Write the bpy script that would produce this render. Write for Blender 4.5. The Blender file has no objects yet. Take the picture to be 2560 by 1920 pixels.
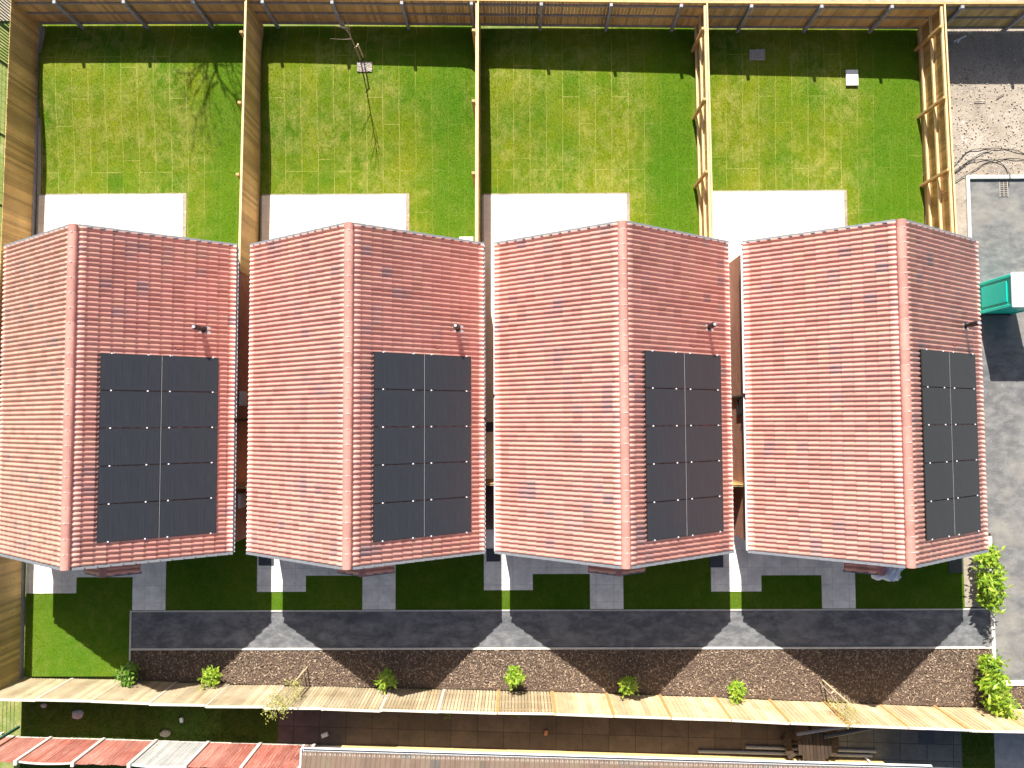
import bpy, math, random
import numpy as np
from mathutils import Vector, Matrix

random.seed(7)
rng = np.random.default_rng(11)
S = bpy.context.scene
COL = S.collection
R = math.radians

# ------------------------------------------------------------------ camera, sky, sun, exposure
cd = bpy.data.cameras.new('camera')
cam = bpy.data.objects.new('camera', cd)
COL.objects.link(cam)
cam.location = (0.0619, -0.803, 27.678)
cam.rotation_mode = 'XYZ'
cam.rotation_euler = (0.0480, 0.0070, -0.00404)
cd.sensor_width = 36.0
cd.lens = 1909.93 / 2560.0 * 36.0
cd.clip_start = 0.1
cd.clip_end = 2000.0
S.camera = cam

SUN_AZ = 0.177                       # west of north
SUN_EL = math.atan(1 / 1.18356)
sd = Vector((-math.sin(SUN_AZ) * math.cos(SUN_EL), math.cos(SUN_AZ) * math.cos(SUN_EL), math.sin(SUN_EL)))
sl = bpy.data.lights.new('sun', 'SUN')
sl.energy = 5.0
sl.angle = R(0.5)
sl.color = (1.0, 0.95, 0.87)
so = bpy.data.objects.new('sun', sl)
so.rotation_euler = sd.to_track_quat('Z', 'Y').to_euler()
so.location = (0, 30, 40)
COL.objects.link(so)

W = bpy.data.worlds.new('World')
S.world = W
W.use_nodes = True
wn = W.node_tree.nodes
sky = wn.new('ShaderNodeTexSky')
sky.sky_type = 'NISHITA'
sky.sun_disc = False
sky.sun_elevation = SUN_EL
sky.sun_rotation = -SUN_AZ
sky.dust_density = 2.5
sky.ozone_density = 0.7
sky.air_density = 1.0
bgn = wn['Background']
W.node_tree.links.new(sky.outputs[0], bgn.inputs[0])
bgn.inputs[1].default_value = 0.060

S.view_settings.view_transform = 'Standard'
S.view_settings.look = 'None'
S.view_settings.exposure = 1.2
S.view_settings.gamma = 1.0


# ------------------------------------------------------------------ helpers
class MB:
    """collects shapes, then links them as ONE mesh object"""

    def __init__(self):
        self.v = []
        self.f = []
        self.m = []

    def quad(self, a, b, c, d, mi=0):
        n = len(self.v)
        self.v += [tuple(a), tuple(b), tuple(c), tuple(d)]
        self.f.append((n, n + 1, n + 2, n + 3))
        self.m.append(mi)

    def hexa(self, lo, hi, mi=0):
        """lo, hi: 4 points each, counter-clockwise from outside-top"""
        n = len(self.v)
        self.v += [tuple(p) for p in lo] + [tuple(p) for p in hi]
        for f in ((3, 2, 1, 0), (4, 5, 6, 7), (0, 1, 5, 4), (1, 2, 6, 5), (2, 3, 7, 6), (3, 0, 4, 7)):
            self.f.append(tuple(n + i for i in f))
            self.m.append(mi)

    def box(self, x0, x1, y0, y1, z0, z1, mi=0):
        self.hexa([(x0, y0, z0), (x1, y0, z0), (x1, y1, z0), (x0, y1, z0)],
                  [(x0, y0, z1), (x1, y0, z1), (x1, y1, z1), (x0, y1, z1)], mi)

    def bar(self, p, q, w, h=None, mi=0, up=(0, 0, 1)):
        h = h or w
        p, q = Vector(p), Vector(q)
        d = (q - p).normalized()
        u = Vector(up)
        if abs(d.dot(u)) > 0.98:
            u = Vector((0, 1, 0))
        s = d.cross(u).normalized() * w / 2
        t = s.cross(d).normalized() * h / 2
        self.hexa([p - s - t, p + s - t, q + s - t, q - s - t], [p - s + t, p + s + t, q + s + t, q - s + t], mi)

    def tube(self, pts, r, n=8, mi=0, cap=True):
        pts = [Vector(p) for p in pts]
        rs = r if isinstance(r, (list, tuple)) else [r] * len(pts)
        base = len(self.v)
        for i, p in enumerate(pts):
            d = (pts[min(i + 1, len(pts) - 1)] - pts[max(i - 1, 0)]).normalized()
            u = Vector((0, 0, 1)) if abs(d.z) < 0.9 else Vector((1, 0, 0))
            a = d.cross(u).normalized()
            b = d.cross(a).normalized()
            for k in range(n):
                t = 2 * math.pi * k / n
                self.v.append(tuple(p + (a * math.cos(t) + b * math.sin(t)) * rs[i]))
        for i in range(len(pts) - 1):
            for k in range(n):
                a0 = base + i * n + k
                a1 = base + i * n + (k + 1) % n
                self.f.append((a0, a1, a1 + n, a0 + n))
                self.m.append(mi)
        if cap:
            self.f.append(tuple(base + k for k in range(n))[::-1])
            self.m.append(mi)
            e = base + (len(pts) - 1) * n
            self.f.append(tuple(e + k for k in range(n)))
            self.m.append(mi)

    def prism(self, poly, z0, z1, mi=0):
        n = len(self.v)
        k = len(poly)
        self.v += [(p[0], p[1], z0) for p in poly] + [(p[0], p[1], z1) for p in poly]
        self.f.append(tuple(n + i for i in range(k))[::-1])
        self.m.append(mi)
        self.f.append(tuple(n + k + i for i in range(k)))
        self.m.append(mi)
        for i in range(k):
            j = (i + 1) % k
            self.f.append((n + i, n + j, n + k + j, n + k + i))
            self.m.append(mi)

    def build(self, name, mat, parent=None, bevel=0, smooth=False):
        me = bpy.data.meshes.new(name)
        me.from_pydata(self.v, [], self.f)
        mats = mat if isinstance(mat, (list, tuple)) else [mat]
        for m in mats:
            me.materials.append(m)
        if len(mats) > 1:
            me.polygons.foreach_set('material_index', self.m)
        if smooth:
            me.polygons.foreach_set('use_smooth', [True] * len(me.polygons))
        me.update()
        o = bpy.data.objects.new(name, me)
        COL.objects.link(o)
        if parent:
            o.parent = parent
        if bevel:
            b = o.modifiers.new('bevel', 'BEVEL')
            b.width = bevel
            b.segments = 2
            b.limit_method = 'ANGLE'
        return o


def np_mesh(name, verts, faces, mat, parent=None, attr=None):
    """verts (n,3), faces (m,k) arrays -> one mesh object"""
    k = faces.shape[1]
    me = bpy.data.meshes.new(name)
    me.vertices.add(len(verts))
    me.vertices.foreach_set('co', np.asarray(verts, np.float32).ravel())
    me.loops.add(faces.size)
    me.loops.foreach_set('vertex_index', faces.astype(np.int32).ravel())
    me.polygons.add(len(faces))
    me.polygons.foreach_set('loop_start', np.arange(0, faces.size, k, dtype=np.int32))
    me.materials.append(mat)
    me.update(calc_edges=True)
    me.validate()
    if attr is not None:
        a = me.attributes.new('tint', 'FLOAT', 'FACE')
        a.data.foreach_set('value', np.asarray(attr, np.float32))
    o = bpy.data.objects.new(name, me)
    COL.objects.link(o)
    if parent:
        o.parent = parent
    return o


def tag(o, label=None, cat=None, group=None, kind=None):
    if label:
        o['label'] = label
    if cat:
        o['category'] = cat
    if group:
        o['group'] = group
    if kind:
        o['kind'] = kind
    return o


def thing(name, label, cat, loc=(0, 0, 0), rz=0.0, group=None):
    o = bpy.data.objects.new(name, None)
    o.empty_display_size = 0.3
    COL.objects.link(o)
    o.location = loc
    o.rotation_euler = (0, 0, rz)
    return tag(o, label, cat, group)


def copy_tree(o, parent=None):
    c = o.copy()
    COL.objects.link(c)
    if parent:
        c.parent = parent
    for ch in o.children:
        copy_tree(ch, c)
    return c


# ------------------------------------------------------------------ materials
def newmat(name):
    m = bpy.data.materials.new(name)
    m.use_nodes = True
    nt = m.node_tree
    b = nt.nodes['Principled BSDF']
    b.inputs['Roughness'].default_value = 0.8
    return m, nt, b


def N(nt, t, **kw):
    n = nt.nodes.new(t)
    for k, v in kw.items():
        if k.startswith('i_'):
            n.inputs[k[2:]].default_value = v
        else:
            setattr(n, k, v)
    return n


def L(nt, a, b):
    nt.links.new(a, b)


def ramp(nt, fac, stops):
    r = nt.nodes.new('ShaderNodeValToRGB')
    el = r.color_ramp.elements
    while len(el) < len(stops):
        el.new(0.5)
    for e, (p, c) in zip(el, stops):
        e.position = p
        e.color = (*c, 1)
    L(nt, fac, r.inputs[0])
    return r.outputs[0]


def mix(nt, fac, a, b, mode='MIX'):
    n = nt.nodes.new('ShaderNodeMix')
    n.data_type = 'RGBA'
    n.blend_type = mode
    for sock, val in ((n.inputs[0], fac), (n.inputs[6], a), (n.inputs[7], b)):
        if isinstance(val, (int, float)):
            sock.default_value = val
        elif isinstance(val, tuple):
            sock.default_value = (*val, 1)
        else:
            L(nt, val, sock)
    return n.outputs[2]


def noise(nt, vec, scale, detail=4, rough=0.6, dist=0.0):
    n = N(nt, 'ShaderNodeTexNoise')
    n.inputs['Scale'].default_value = scale
    n.inputs['Detail'].default_value = detail
    n.inputs['Roughness'].default_value = rough
    n.inputs['Distortion'].default_value = dist
    if vec is not None:
        L(nt, vec, n.inputs['Vector'])
    return n.outputs[0]


def mapping(nt, vec, loc=(0, 0, 0), rot=(0, 0, 0), scale=(1, 1, 1)):
    n = N(nt, 'ShaderNodeMapping')
    n.inputs['Location'].default_value = loc
    n.inputs['Rotation'].default_value = rot
    n.inputs['Scale'].default_value = scale
    L(nt, vec, n.inputs['Vector'])
    return n.outputs[0]


def wpos(nt):
    return N(nt, 'ShaderNodeNewGeometry').outputs['Position']


def opos(nt):
    return N(nt, 'ShaderNodeTexCoord').outputs['Object']


def island(nt):
    return N(nt, 'ShaderNodeNewGeometry').outputs['Random Per Island']


def bump(nt, b, h, strength=0.3, dist=0.02):
    n = N(nt, 'ShaderNodeBump')
    n.inputs['Strength'].default_value = strength
    n.inputs['Distance'].default_value = dist
    L(nt, h, n.inputs['Height'])
    L(nt, n.outputs[0], b.inputs['Normal'])


def plain(name, col, rough=0.6, var=0.12, scale=8.0, metal=0.0, isl=0.0, bmp=0.0):
    m, nt, b = newmat(name)
    p = wpos(nt)
    f = noise(nt, p, scale, 5)
    lo = tuple(c * (1 - var) for c in col)
    hi = tuple(min(1, c * (1 + var)) for c in col)
    c = ramp(nt, f, [(0.3, lo), (0.7, hi)])
    if isl:
        c = mix(nt, 1.0, c, ramp(nt, island(nt), [(0, (1 - isl,) * 3), (1, (1 + isl * 0.5,) * 3)]), 'MULTIPLY')
    L(nt, c, b.inputs['Base Color'])
    b.inputs['Roughness'].default_value = rough
    b.inputs['Metallic'].default_value = metal
    if bmp:
        bump(nt, b, f, bmp, 0.01)
    return m


def wood(name, cols, grain_axis='z', scale=1.0, rough=0.75, isl=0.35, streak=0.5):
    """boards: colour per board plus grain drawn out along one axis"""
    m, nt, b = newmat(name)
    p = wpos(nt)
    sc = {'z': (14, 14, 1.2), 'y': (14, 1.2, 14), 'x': (1.2, 14, 14)}[grain_axis]
    g = noise(nt, mapping(nt, p, scale=tuple(s * scale for s in sc)), 2.0, 6, 0.65, 0.4)
    c = ramp(nt, g, [(0.25, cols[0]), (0.5, cols[1]), (0.8, cols[2])])
    big = noise(nt, p, 0.8, 3)
    c = mix(nt, streak, c, ramp(nt, big, [(0.3, tuple(x * 0.6 for x in cols[1])), (0.7, cols[2])]))
    c = mix(nt, 1.0, c, ramp(nt, island(nt), [(0, (1 - isl,) * 3), (1, (1 + isl * 0.4,) * 3)]), 'MULTIPLY')
    k = noise(nt, p, 9, 2)
    c = mix(nt, ramp(nt, k, [(0.68, (0, 0, 0)), (0.74, (1, 1, 1))]), c, tuple(x * 0.5 for x in cols[0]))
    L(nt, c, b.inputs['Base Color'])
    b.inputs['Roughness'].default_value = rough
    bump(nt, b, g, 0.2, 0.005)
    return m


def grass_mat(name, c1, c2, straw, turf=True, straw_amt=1.0, lush=None):
    m, nt, b = newmat(name)
    p = wpos(nt)
    wob = N(nt, 'ShaderNodeTexNoise')
    wob.inputs['Scale'].default_value = 1.6
    L(nt, p, wob.inputs['Vector'])
    big = noise(nt, p, 0.42, 4, 0.6)
    mid = noise(nt, mapping(nt, p, scale=(1.15, 0.8, 1)), 2.6, 8, 0.78, 0.3)
    fine = noise(nt, p, 17, 8, 0.8)
    c = mix(nt, ramp(nt, big, [(0.36, (0, 0, 0)), (0.62, (1, 1, 1))]), c1, c2)
    if turf:
        sep = N(nt, 'ShaderNodeSeparateXYZ')
        L(nt, p, sep.inputs[0])
        cmb = N(nt, 'ShaderNodeCombineXYZ')
        ax = N(nt, 'ShaderNodeMath', operation='MULTIPLY_ADD')
        L(nt, wob.outputs[0], ax.inputs[0])
        ax.inputs[1].default_value = 0.05
        L(nt, sep.outputs['X'], ax.inputs[2])
        L(nt, sep.outputs['Y'], cmb.inputs['X'])
        L(nt, ax.outputs[0], cmb.inputs['Y'])
        br = N(nt, 'ShaderNodeTexBrick')
        br.offset = 0.37
        br.offset_frequency = 3
        br.squash = 0.8
        br.squash_frequency = 4
        br.inputs['Scale'].default_value = 1.0
        br.inputs['Brick Width'].default_value = 4.2
        br.inputs['Row Height'].default_value = 0.6
        br.inputs['Mortar Size'].default_value = 0.016
        br.inputs['Mortar Smooth'].default_value = 0.4
        br.inputs['Color1'].default_value = (0.84, 0.90, 0.88, 1)
        br.inputs['Color2'].default_value = (1.12, 1.05, 1.05, 1)
        br.inputs['Mortar'].default_value = (1, 1, 1, 1)
        L(nt, cmb.outputs[0], br.inputs['Vector'])
        c = mix(nt, 0.85, c, br.outputs['Color'], 'MULTIPLY')
        seam = N(nt, 'ShaderNodeMath', operation='MULTIPLY')
        L(nt, br.outputs['Fac'], seam.inputs[0])
        L(nt, ramp(nt, noise(nt, p, 1.3, 3), [(0.35, (0.12, 0.12, 0.12)), (0.58, (0.72, 0.72, 0.72))]), seam.inputs[1])
        c = mix(nt, seam.outputs[0], c, straw)
    st = N(nt, 'ShaderNodeMath', operation='MULTIPLY')
    L(nt, ramp(nt, mid, [(0.43, (0, 0, 0)), (0.70, (0.8, 0.8, 0.8))]), st.inputs[0])
    L(nt, ramp(nt, noise(nt, mapping(nt, p, loc=(7, 3, 0)), 0.5, 3), [(0.36, (0.15, 0.15, 0.15)), (0.6, (straw_amt,) * 3)]), st.inputs[1])
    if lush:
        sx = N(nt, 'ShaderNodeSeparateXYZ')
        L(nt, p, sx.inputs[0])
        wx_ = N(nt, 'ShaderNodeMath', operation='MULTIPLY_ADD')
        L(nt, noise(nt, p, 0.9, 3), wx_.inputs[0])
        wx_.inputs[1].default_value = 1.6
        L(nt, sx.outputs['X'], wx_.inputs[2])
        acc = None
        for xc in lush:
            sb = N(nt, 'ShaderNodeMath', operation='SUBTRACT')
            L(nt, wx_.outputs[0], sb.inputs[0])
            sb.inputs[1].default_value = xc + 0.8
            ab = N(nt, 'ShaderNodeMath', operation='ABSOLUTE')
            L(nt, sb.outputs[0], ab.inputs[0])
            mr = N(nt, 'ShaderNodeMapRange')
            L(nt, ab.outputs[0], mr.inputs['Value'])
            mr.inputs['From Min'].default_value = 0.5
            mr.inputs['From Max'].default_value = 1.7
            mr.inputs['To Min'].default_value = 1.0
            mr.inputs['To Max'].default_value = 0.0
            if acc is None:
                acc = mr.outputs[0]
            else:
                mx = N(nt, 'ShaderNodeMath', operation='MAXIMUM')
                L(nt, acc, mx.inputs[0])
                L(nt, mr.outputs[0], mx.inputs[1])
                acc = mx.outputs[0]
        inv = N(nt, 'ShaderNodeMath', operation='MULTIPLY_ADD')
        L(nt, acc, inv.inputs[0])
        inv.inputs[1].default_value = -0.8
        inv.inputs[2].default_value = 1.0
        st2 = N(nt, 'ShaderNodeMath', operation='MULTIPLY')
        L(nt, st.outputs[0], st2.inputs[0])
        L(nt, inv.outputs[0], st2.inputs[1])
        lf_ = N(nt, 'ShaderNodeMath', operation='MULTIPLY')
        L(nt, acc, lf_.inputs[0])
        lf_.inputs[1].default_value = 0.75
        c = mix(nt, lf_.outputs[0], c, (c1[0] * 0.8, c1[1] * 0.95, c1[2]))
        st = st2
    c = mix(nt, st.outputs[0], c, straw)
    c = mix(nt, 1.0, c, ramp(nt, fine, [(0.3, (0.5, 0.55, 0.5)), (0.55, (1, 1, 1)), (0.75, (1.25, 1.22, 1.2))]), 'MULTIPLY')
    c = mix(nt, 1.0, c, ramp(nt, island(nt), [(0, (0.8, 0.84, 0.8)), (1, (1.18, 1.14, 1.15))]), 'MULTIPLY')
    L(nt, c, b.inputs['Base Color'])
    b.inputs['Roughness'].default_value = 0.9
    b.inputs['Specular IOR Level'].default_value = 0.1
    bump(nt, b, fine, 0.6, 0.03)
    return m


def slab_mat(name, c1, c2, joint, bw, rh, off=0.5, mortar=0.006, stain=0.25, rough=0.8, rot=0.0):
    m, nt, b = newmat(name)
    p = wpos(nt)
    br = N(nt, 'ShaderNodeTexBrick')
    br.offset = off
    br.inputs['Scale'].default_value = 1.0
    br.inputs['Brick Width'].default_value = bw
    br.inputs['Row Height'].default_value = rh
    br.inputs['Mortar Size'].default_value = mortar
    br.inputs['Color1'].default_value = (*c1, 1)
    br.inputs['Color2'].default_value = (*c2, 1)
    br.inputs['Mortar'].default_value = (*joint, 1)
    L(nt, mapping(nt, p, loc=(0.13, 0.07, 0), rot=(0, 0, rot)), br.inputs['Vector'])
    n1 = noise(nt, p, 1.7, 5, 0.6)
    n2 = noise(nt, p, 7.0, 6, 0.7)
    c = mix(nt, 1.0, br.outputs['Color'], ramp(nt, n1, [(0.3, (1 - stain,) * 3), (0.65, (1.08,) * 3)]), 'MULTIPLY')
    c = mix(nt, 1.0, c, ramp(nt, n2, [(0.3, (1 - stain * 0.6,) * 3), (0.65, (1.05,) * 3)]), 'MULTIPLY')
    L(nt, c, b.inputs['Base Color'])
    b.inputs['Roughness'].default_value = rough
    bump(nt, b, n2, 0.15, 0.01)
    return m


def asphalt_mat(name, dark, light, dust, dust_lo=0.5):
    m, nt, b = newmat(name)
    p = wpos(nt)
    n0 = noise(nt, p, 0.55, 5, 0.6, 0.5)
    n1 = noise(nt, mapping(nt, p, scale=(1.0, 1.8, 1)), 1.6, 6, 0.7, 0.3)
    n2 = noise(nt, p, 60, 3, 0.8)
    c = ramp(nt, n1, [(0.30, tuple(x * 0.75 for x in dark)), (0.45, dark), (0.66, light)])
    c = mix(nt, ramp(nt, n0, [(dust_lo, (0, 0, 0)), (dust_lo + 0.22, (0.8, 0.8, 0.8))]), c, dust)
    sp = noise(nt, p, 3.6, 3, 0.5)
    c = mix(nt, ramp(nt, sp, [(0.66, (0, 0, 0)), (0.74, (0.5, 0.5, 0.5))]), c, tuple(x * 1.25 for x in light))
    c = mix(nt, 1.0, c, ramp(nt, n2, [(0.3, (0.7,) * 3), (0.7, (1.25,) * 3)]), 'MULTIPLY')
    L(nt, c, b.inputs['Base Color'])
    b.inputs['Roughness'].default_value = 0.9
    bump(nt, b, n2, 0.4, 0.01)
    return m


def tile_mat(name, hue, greys=0.1):
    """one colour per tile, read from the tile's own uv cell"""
    m, nt, b = newmat(name)
    uv = N(nt, 'ShaderNodeUVMap', uv_map='tile').outputs[0]
    fl = N(nt, 'ShaderNodeVectorMath', operation='FLOOR')
    L(nt, uv, fl.inputs[0])
    oi = N(nt, 'ShaderNodeObjectInfo')
    wt = N(nt, 'ShaderNodeTexWhiteNoise', noise_dimensions='4D')
    L(nt, fl.outputs[0], wt.inputs['Vector'])
    L(nt, oi.outputs['Random'], wt.inputs['W'])
    c = ramp(nt, wt.outputs['Value'], [(0.0, tuple(x * 0.86 for x in hue)), (0.35, hue), (0.7, (hue[0] * 1.06, hue[1] * 1.1, hue[2] * 1.12)), (1.0, (hue[0] * 1.0, hue[1] * 1.12, hue[2] * 1.05))])
    # a few darker, smoky tiles gathered in loose groups
    sep = N(nt, 'ShaderNodeSeparateColor')
    L(nt, wt.outputs['Color'], sep.inputs[0])
    p = wpos(nt)
    grp = noise(nt, mapping(nt, p, scale=(1, 1.4, 1)), 0.5, 2)
    g = N(nt, 'ShaderNodeMath', operation='MULTIPLY')
    L(nt, ramp(nt, sep.outputs[1], [(1 - greys * 1.6, (0, 0, 0)), (1 - greys * 0.4, (0.62, 0.62, 0.62))]), g.inputs[0])
    L(nt, ramp(nt, grp, [(0.42, (0.1,) * 3), (0.62, (1,) * 3)]), g.inputs[1])
    c = mix(nt, g.outputs[0], c, (hue[0] * 0.42, hue[1] * 0.7, hue[2] * 0.95))
    n1 = noise(nt, p, 5, 5, 0.7)
    c = mix(nt, 1.0, c, ramp(nt, n1, [(0.3, (0.9,) * 3), (0.7, (1.06,) * 3)]), 'MULTIPLY')
    L(nt, c, b.inputs['Base Color'])
    b.inputs['Roughness'].default_value = 0.45
    b.inputs['Specular IOR Level'].default_value = 0.5
    return m


def brick_mat():
    m, nt, b = newmat('brick_red')
    p = opos(nt)
    sep = N(nt, 'ShaderNodeSeparateXYZ')
    L(nt, p, sep.inputs[0])
    ad = N(nt, 'ShaderNodeMath', operation='ADD')
    L(nt, sep.outputs['X'], ad.inputs[0])
    L(nt, sep.outputs['Y'], ad.inputs[1])
    cmb = N(nt, 'ShaderNodeCombineXYZ')
    L(nt, ad.outputs[0], cmb.inputs['X'])
    L(nt, sep.outputs['Z'], cmb.inputs['Y'])
    br = N(nt, 'ShaderNodeTexBrick')
    br.inputs['Scale'].default_value = 1.0
    br.inputs['Brick Width'].default_value = 0.225
    br.inputs['Row Height'].default_value = 0.075
    br.inputs['Mortar Size'].default_value = 0.006
    br.inputs['Color1'].default_value = (0.36, 0.13, 0.075, 1)
    br.inputs['Color2'].default_value = (0.46, 0.20, 0.12, 1)
    br.inputs['Mortar'].default_value = (0.42, 0.36, 0.3, 1)
    L(nt, cmb.outputs[0], br.inputs['Vector'])
    c = mix(nt, 1.0, br.outputs['Color'], ramp(nt, noise(nt, p, 3, 4), [(0.3, (0.85,) * 3), (0.7, (1.08,) * 3)]), 'MULTIPLY')
    L(nt, c, b.inputs['Base Color'])
    return m


def chip_mat(name, stops, rough=0.85):
    m, nt, b = newmat(name)
    c = ramp(nt, island(nt), stops)
    L(nt, c, b.inputs['Base Color'])
    b.inputs['Roughness'].default_value = rough
    return m


def leaf_mat(name, c1, c2, c3):
    m, nt, b = newmat(name)
    c = ramp(nt, island(nt), [(0.0, c1), (0.5, c2), (1.0, c3)])
    L(nt, c, b.inputs['Base Color'])
    b.inputs['Roughness'].default_value = 0.4
    tr = N(nt, 'ShaderNodeBsdfTranslucent')
    L(nt, mix(nt, 1.0, c, (1.0, 1.15, 0.5), 'MULTIPLY'), tr.inputs[0])
    ms = N(nt, 'ShaderNodeMixShader')
    ms.inputs[0].default_value = 0.3
    out = nt.nodes['Material Output']
    L(nt, b.outputs[0], ms.inputs[1])
    L(nt, tr.outputs[0], ms.inputs[2])
    L(nt, ms.outputs[0], out.inputs['Surface'])
    return m


M = {}
M['tile'] = tile_mat('roof_tile_red', (0.80, 0.405, 0.335), 0.12)
M['tile_old'] = tile_mat('roof_tile_brown', (0.135, 0.095, 0.072), 0.25)
M['ridge'] = plain('ridge_tile', (0.54, 0.245, 0.2), 0.6, 0.12, 6, isl=0.22)
M['vent_red'] = plain('vent_dark_red', (0.22, 0.06, 0.05), 0.6, 0.15)
M['clip'] = plain('ridge_clip', (0.55, 0.45, 0.42), 0.4, 0.1)
M['verge'] = plain('verge_grey', (0.17, 0.18, 0.20), 0.55, 0.12, 10)
M['white_pvc'] = plain('white_plastic', (0.72, 0.73, 0.74), 0.35, 0.05)
M['black_pvc'] = plain('black_plastic', (0.012, 0.012, 0.013), 0.4, 0.2)
M['grey_pvc'] = plain('grey_plastic_pipe', (0.2, 0.22, 0.26), 0.4, 0.1)
M['dark_pvc'] = plain('dark_plastic_pipe', (0.04, 0.045, 0.055), 0.4, 0.1)
M['brick'] = brick_mat()
M['lead'] = plain('lead_flashing', (0.34, 0.33, 0.34), 0.5, 0.2, 12)
M['glass'] = plain('window_glass', (0.02, 0.025, 0.03), 0.06, 0.1)
M['door'] = plain('door_paint', (0.06, 0.07, 0.08), 0.4, 0.1)
M['metal'] = plain('silver_metal', (0.7, 0.7, 0.72), 0.3, 0.05, 8, 0.6)


def panel_mat():
    m, nt, b = newmat('solar_glass')
    p = opos(nt)
    st = noise(nt, mapping(nt, p, scale=(24, 0.5, 1)), 2.0, 3, 0.6)
    c = ramp(nt, st, [(0.35, (0.022, 0.024, 0.029)), (0.7, (0.036, 0.038, 0.045))])
    bl = noise(nt, p, 3.0, 3, 0.6)
    c = mix(nt, ramp(nt, bl, [(0.5, (0, 0, 0)), (0.75, (0.25, 0.25, 0.25))]), c, (0.035, 0.037, 0.044))
    L(nt, c, b.inputs['Base Color'])
    b.inputs['Roughness'].default_value = 0.3
    b.inputs['Specular IOR Level'].default_value = 0.35
    return m


M['solar'] = panel_mat()
M['solar_frame'] = plain('solar_frame', (0.018, 0.018, 0.02), 0.4, 0.1)
M['clamp'] = plain('clamp_white', (0.8, 0.8, 0.82), 0.35, 0.03)

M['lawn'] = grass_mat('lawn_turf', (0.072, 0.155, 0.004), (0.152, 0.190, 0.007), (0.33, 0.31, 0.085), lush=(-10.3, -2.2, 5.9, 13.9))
M['lawn_lush'] = grass_mat('lawn_lush', (0.050, 0.125, 0.004), (0.08, 0.145, 0.007), (0.25, 0.25, 0.07), False, 0.35)
M['grass_rough'] = grass_mat('rough_grass', (0.032, 0.075, 0.006), (0.06, 0.095, 0.012), (0.16, 0.15, 0.05), False, 0.5)
M['grass_out'] = grass_mat('outer_grass', (0.13, 0.19, 0.04), (0.2, 0.23, 0.06), (0.4, 0.37, 0.18), False, 1.0)
M['patio'] = slab_mat('cream_paving', (0.70, 0.65, 0.52), (0.75, 0.69, 0.56), (0.45, 0.4, 0.32), 0.6, 0.6, 0.0, 0.004, 0.08)
M['path'] = slab_mat('riven_paving', (0.78, 0.75, 0.68), (0.87, 0.84, 0.76), (0.55, 0.53, 0.48), 0.6, 0.6, 0.0, 0.006, 0.22)
M['road'] = asphalt_mat('new_asphalt', (0.10, 0.104, 0.112), (0.20, 0.20, 0.205), (0.24, 0.235, 0.228), 0.5)
M['carpark'] = asphalt_mat('dusty_asphalt', (0.12, 0.12, 0.122), (0.20, 0.197, 0.19), (0.25, 0.235, 0.205), 0.47)
M['kerb'] = plain('pale_concrete', (0.5, 0.48, 0.44), 0.85, 0.15, 5)
M['concrete'] = plain('grey_concrete', (0.30, 0.30, 0.30), 0.85, 0.2, 5, bmp=0.2)
M['post_grey'] = plain('grey_post', (0.32, 0.33, 0.35), 0.8, 0.18, 7, isl=0.15)
M['rail_grey'] = plain('grey_rail', (0.34, 0.29, 0.24), 0.8, 0.2, 7, isl=0.15)
M['wood_brown'] = wood('timber_brown', [(0.42, 0.26, 0.085), (0.64, 0.42, 0.15), (0.74, 0.53, 0.235)])
M['wood_gold'] = wood('timber_gold', [(0.30, 0.165, 0.045), (0.44, 0.26, 0.08), (0.56, 0.35, 0.13)])
M['rail_gold'] = plain('timber_rail_pale', (0.66, 0.50, 0.26), 0.75, 0.12, 6, isl=0.1)
M['post_gold'] = plain('timber_post', (0.50, 0.32, 0.13), 0.75, 0.15, 6, isl=0.15)
M['wood_pale'] = wood('timber_pale', [(0.24, 0.165, 0.085), (0.42, 0.32, 0.18), (0.55, 0.47, 0.33)], streak=0.65, isl=0.3)
M['wood_pale_cap'] = plain('timber_cap', (0.6, 0.54, 0.45), 0.8, 0.1, 6)
M['groove'] = plain('groove_shade_wood', (0.12, 0.075, 0.035), 0.9, 0.2, 8)  # dark brown paints the shade in the gaps between boards
M['post_tan'] = plain('timber_post_tan', (0.40, 0.22, 0.075), 0.8, 0.2, 7)
M['wood_fresh'] = wood('timber_fresh', [(0.36, 0.235, 0.11), (0.56, 0.415, 0.22), (0.70, 0.57, 0.38)], streak=0.6, isl=0.3)
M['wood_dark'] = wood('timber_dark', [(0.02, 0.012, 0.008), (0.04, 0.024, 0.016), (0.065, 0.04, 0.026)], 'y')
M['stick'] = plain('pale_stick', (0.5, 0.4, 0.24), 0.8, 0.2, 9)
M['red_boards'] = wood('red_painted_board', [(0.24, 0.05, 0.032), (0.35, 0.088, 0.058), (0.55, 0.36, 0.30)], streak=0.3, isl=0.3)
M['grey_boards'] = wood('grey_board', [(0.26, 0.26, 0.25), (0.36, 0.36, 0.34), (0.46, 0.46, 0.44)], isl=0.2)
M['conc_post'] = plain('concrete_post', (0.58, 0.55, 0.47), 0.85, 0.15, 8)
M['render_cream'] = plain('cream_render', (0.62, 0.45, 0.20), 0.85, 0.08, 3)
M['green_steel'] = plain('green_steel', (0.012, 0.085, 0.055), 0.45, 0.15)
M['teal'] = plain('teal_plastic', (0.0, 0.58, 0.46), 0.4, 0.06, 4)
M['white_gloss'] = plain('white_roof_plastic', (0.78, 0.79, 0.80), 0.3, 0.03)
M['sheet'] = plain('white_sheet', (0.72, 0.74, 0.78), 0.5, 0.06)
M['cover_dark'] = plain('dark_cover', (0.045, 0.05, 0.06), 0.6, 0.2, 10)
M['pale_slab'] = plain('pale_slab', (0.72, 0.71, 0.68), 0.8, 0.08, 6)
M['gravel'] = chip_mat('gravel_stone', [(0, (0.3, 0.26, 0.22)), (0.5, (0.42, 0.37, 0.32)), (1, (0.55, 0.5, 0.45))])
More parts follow.
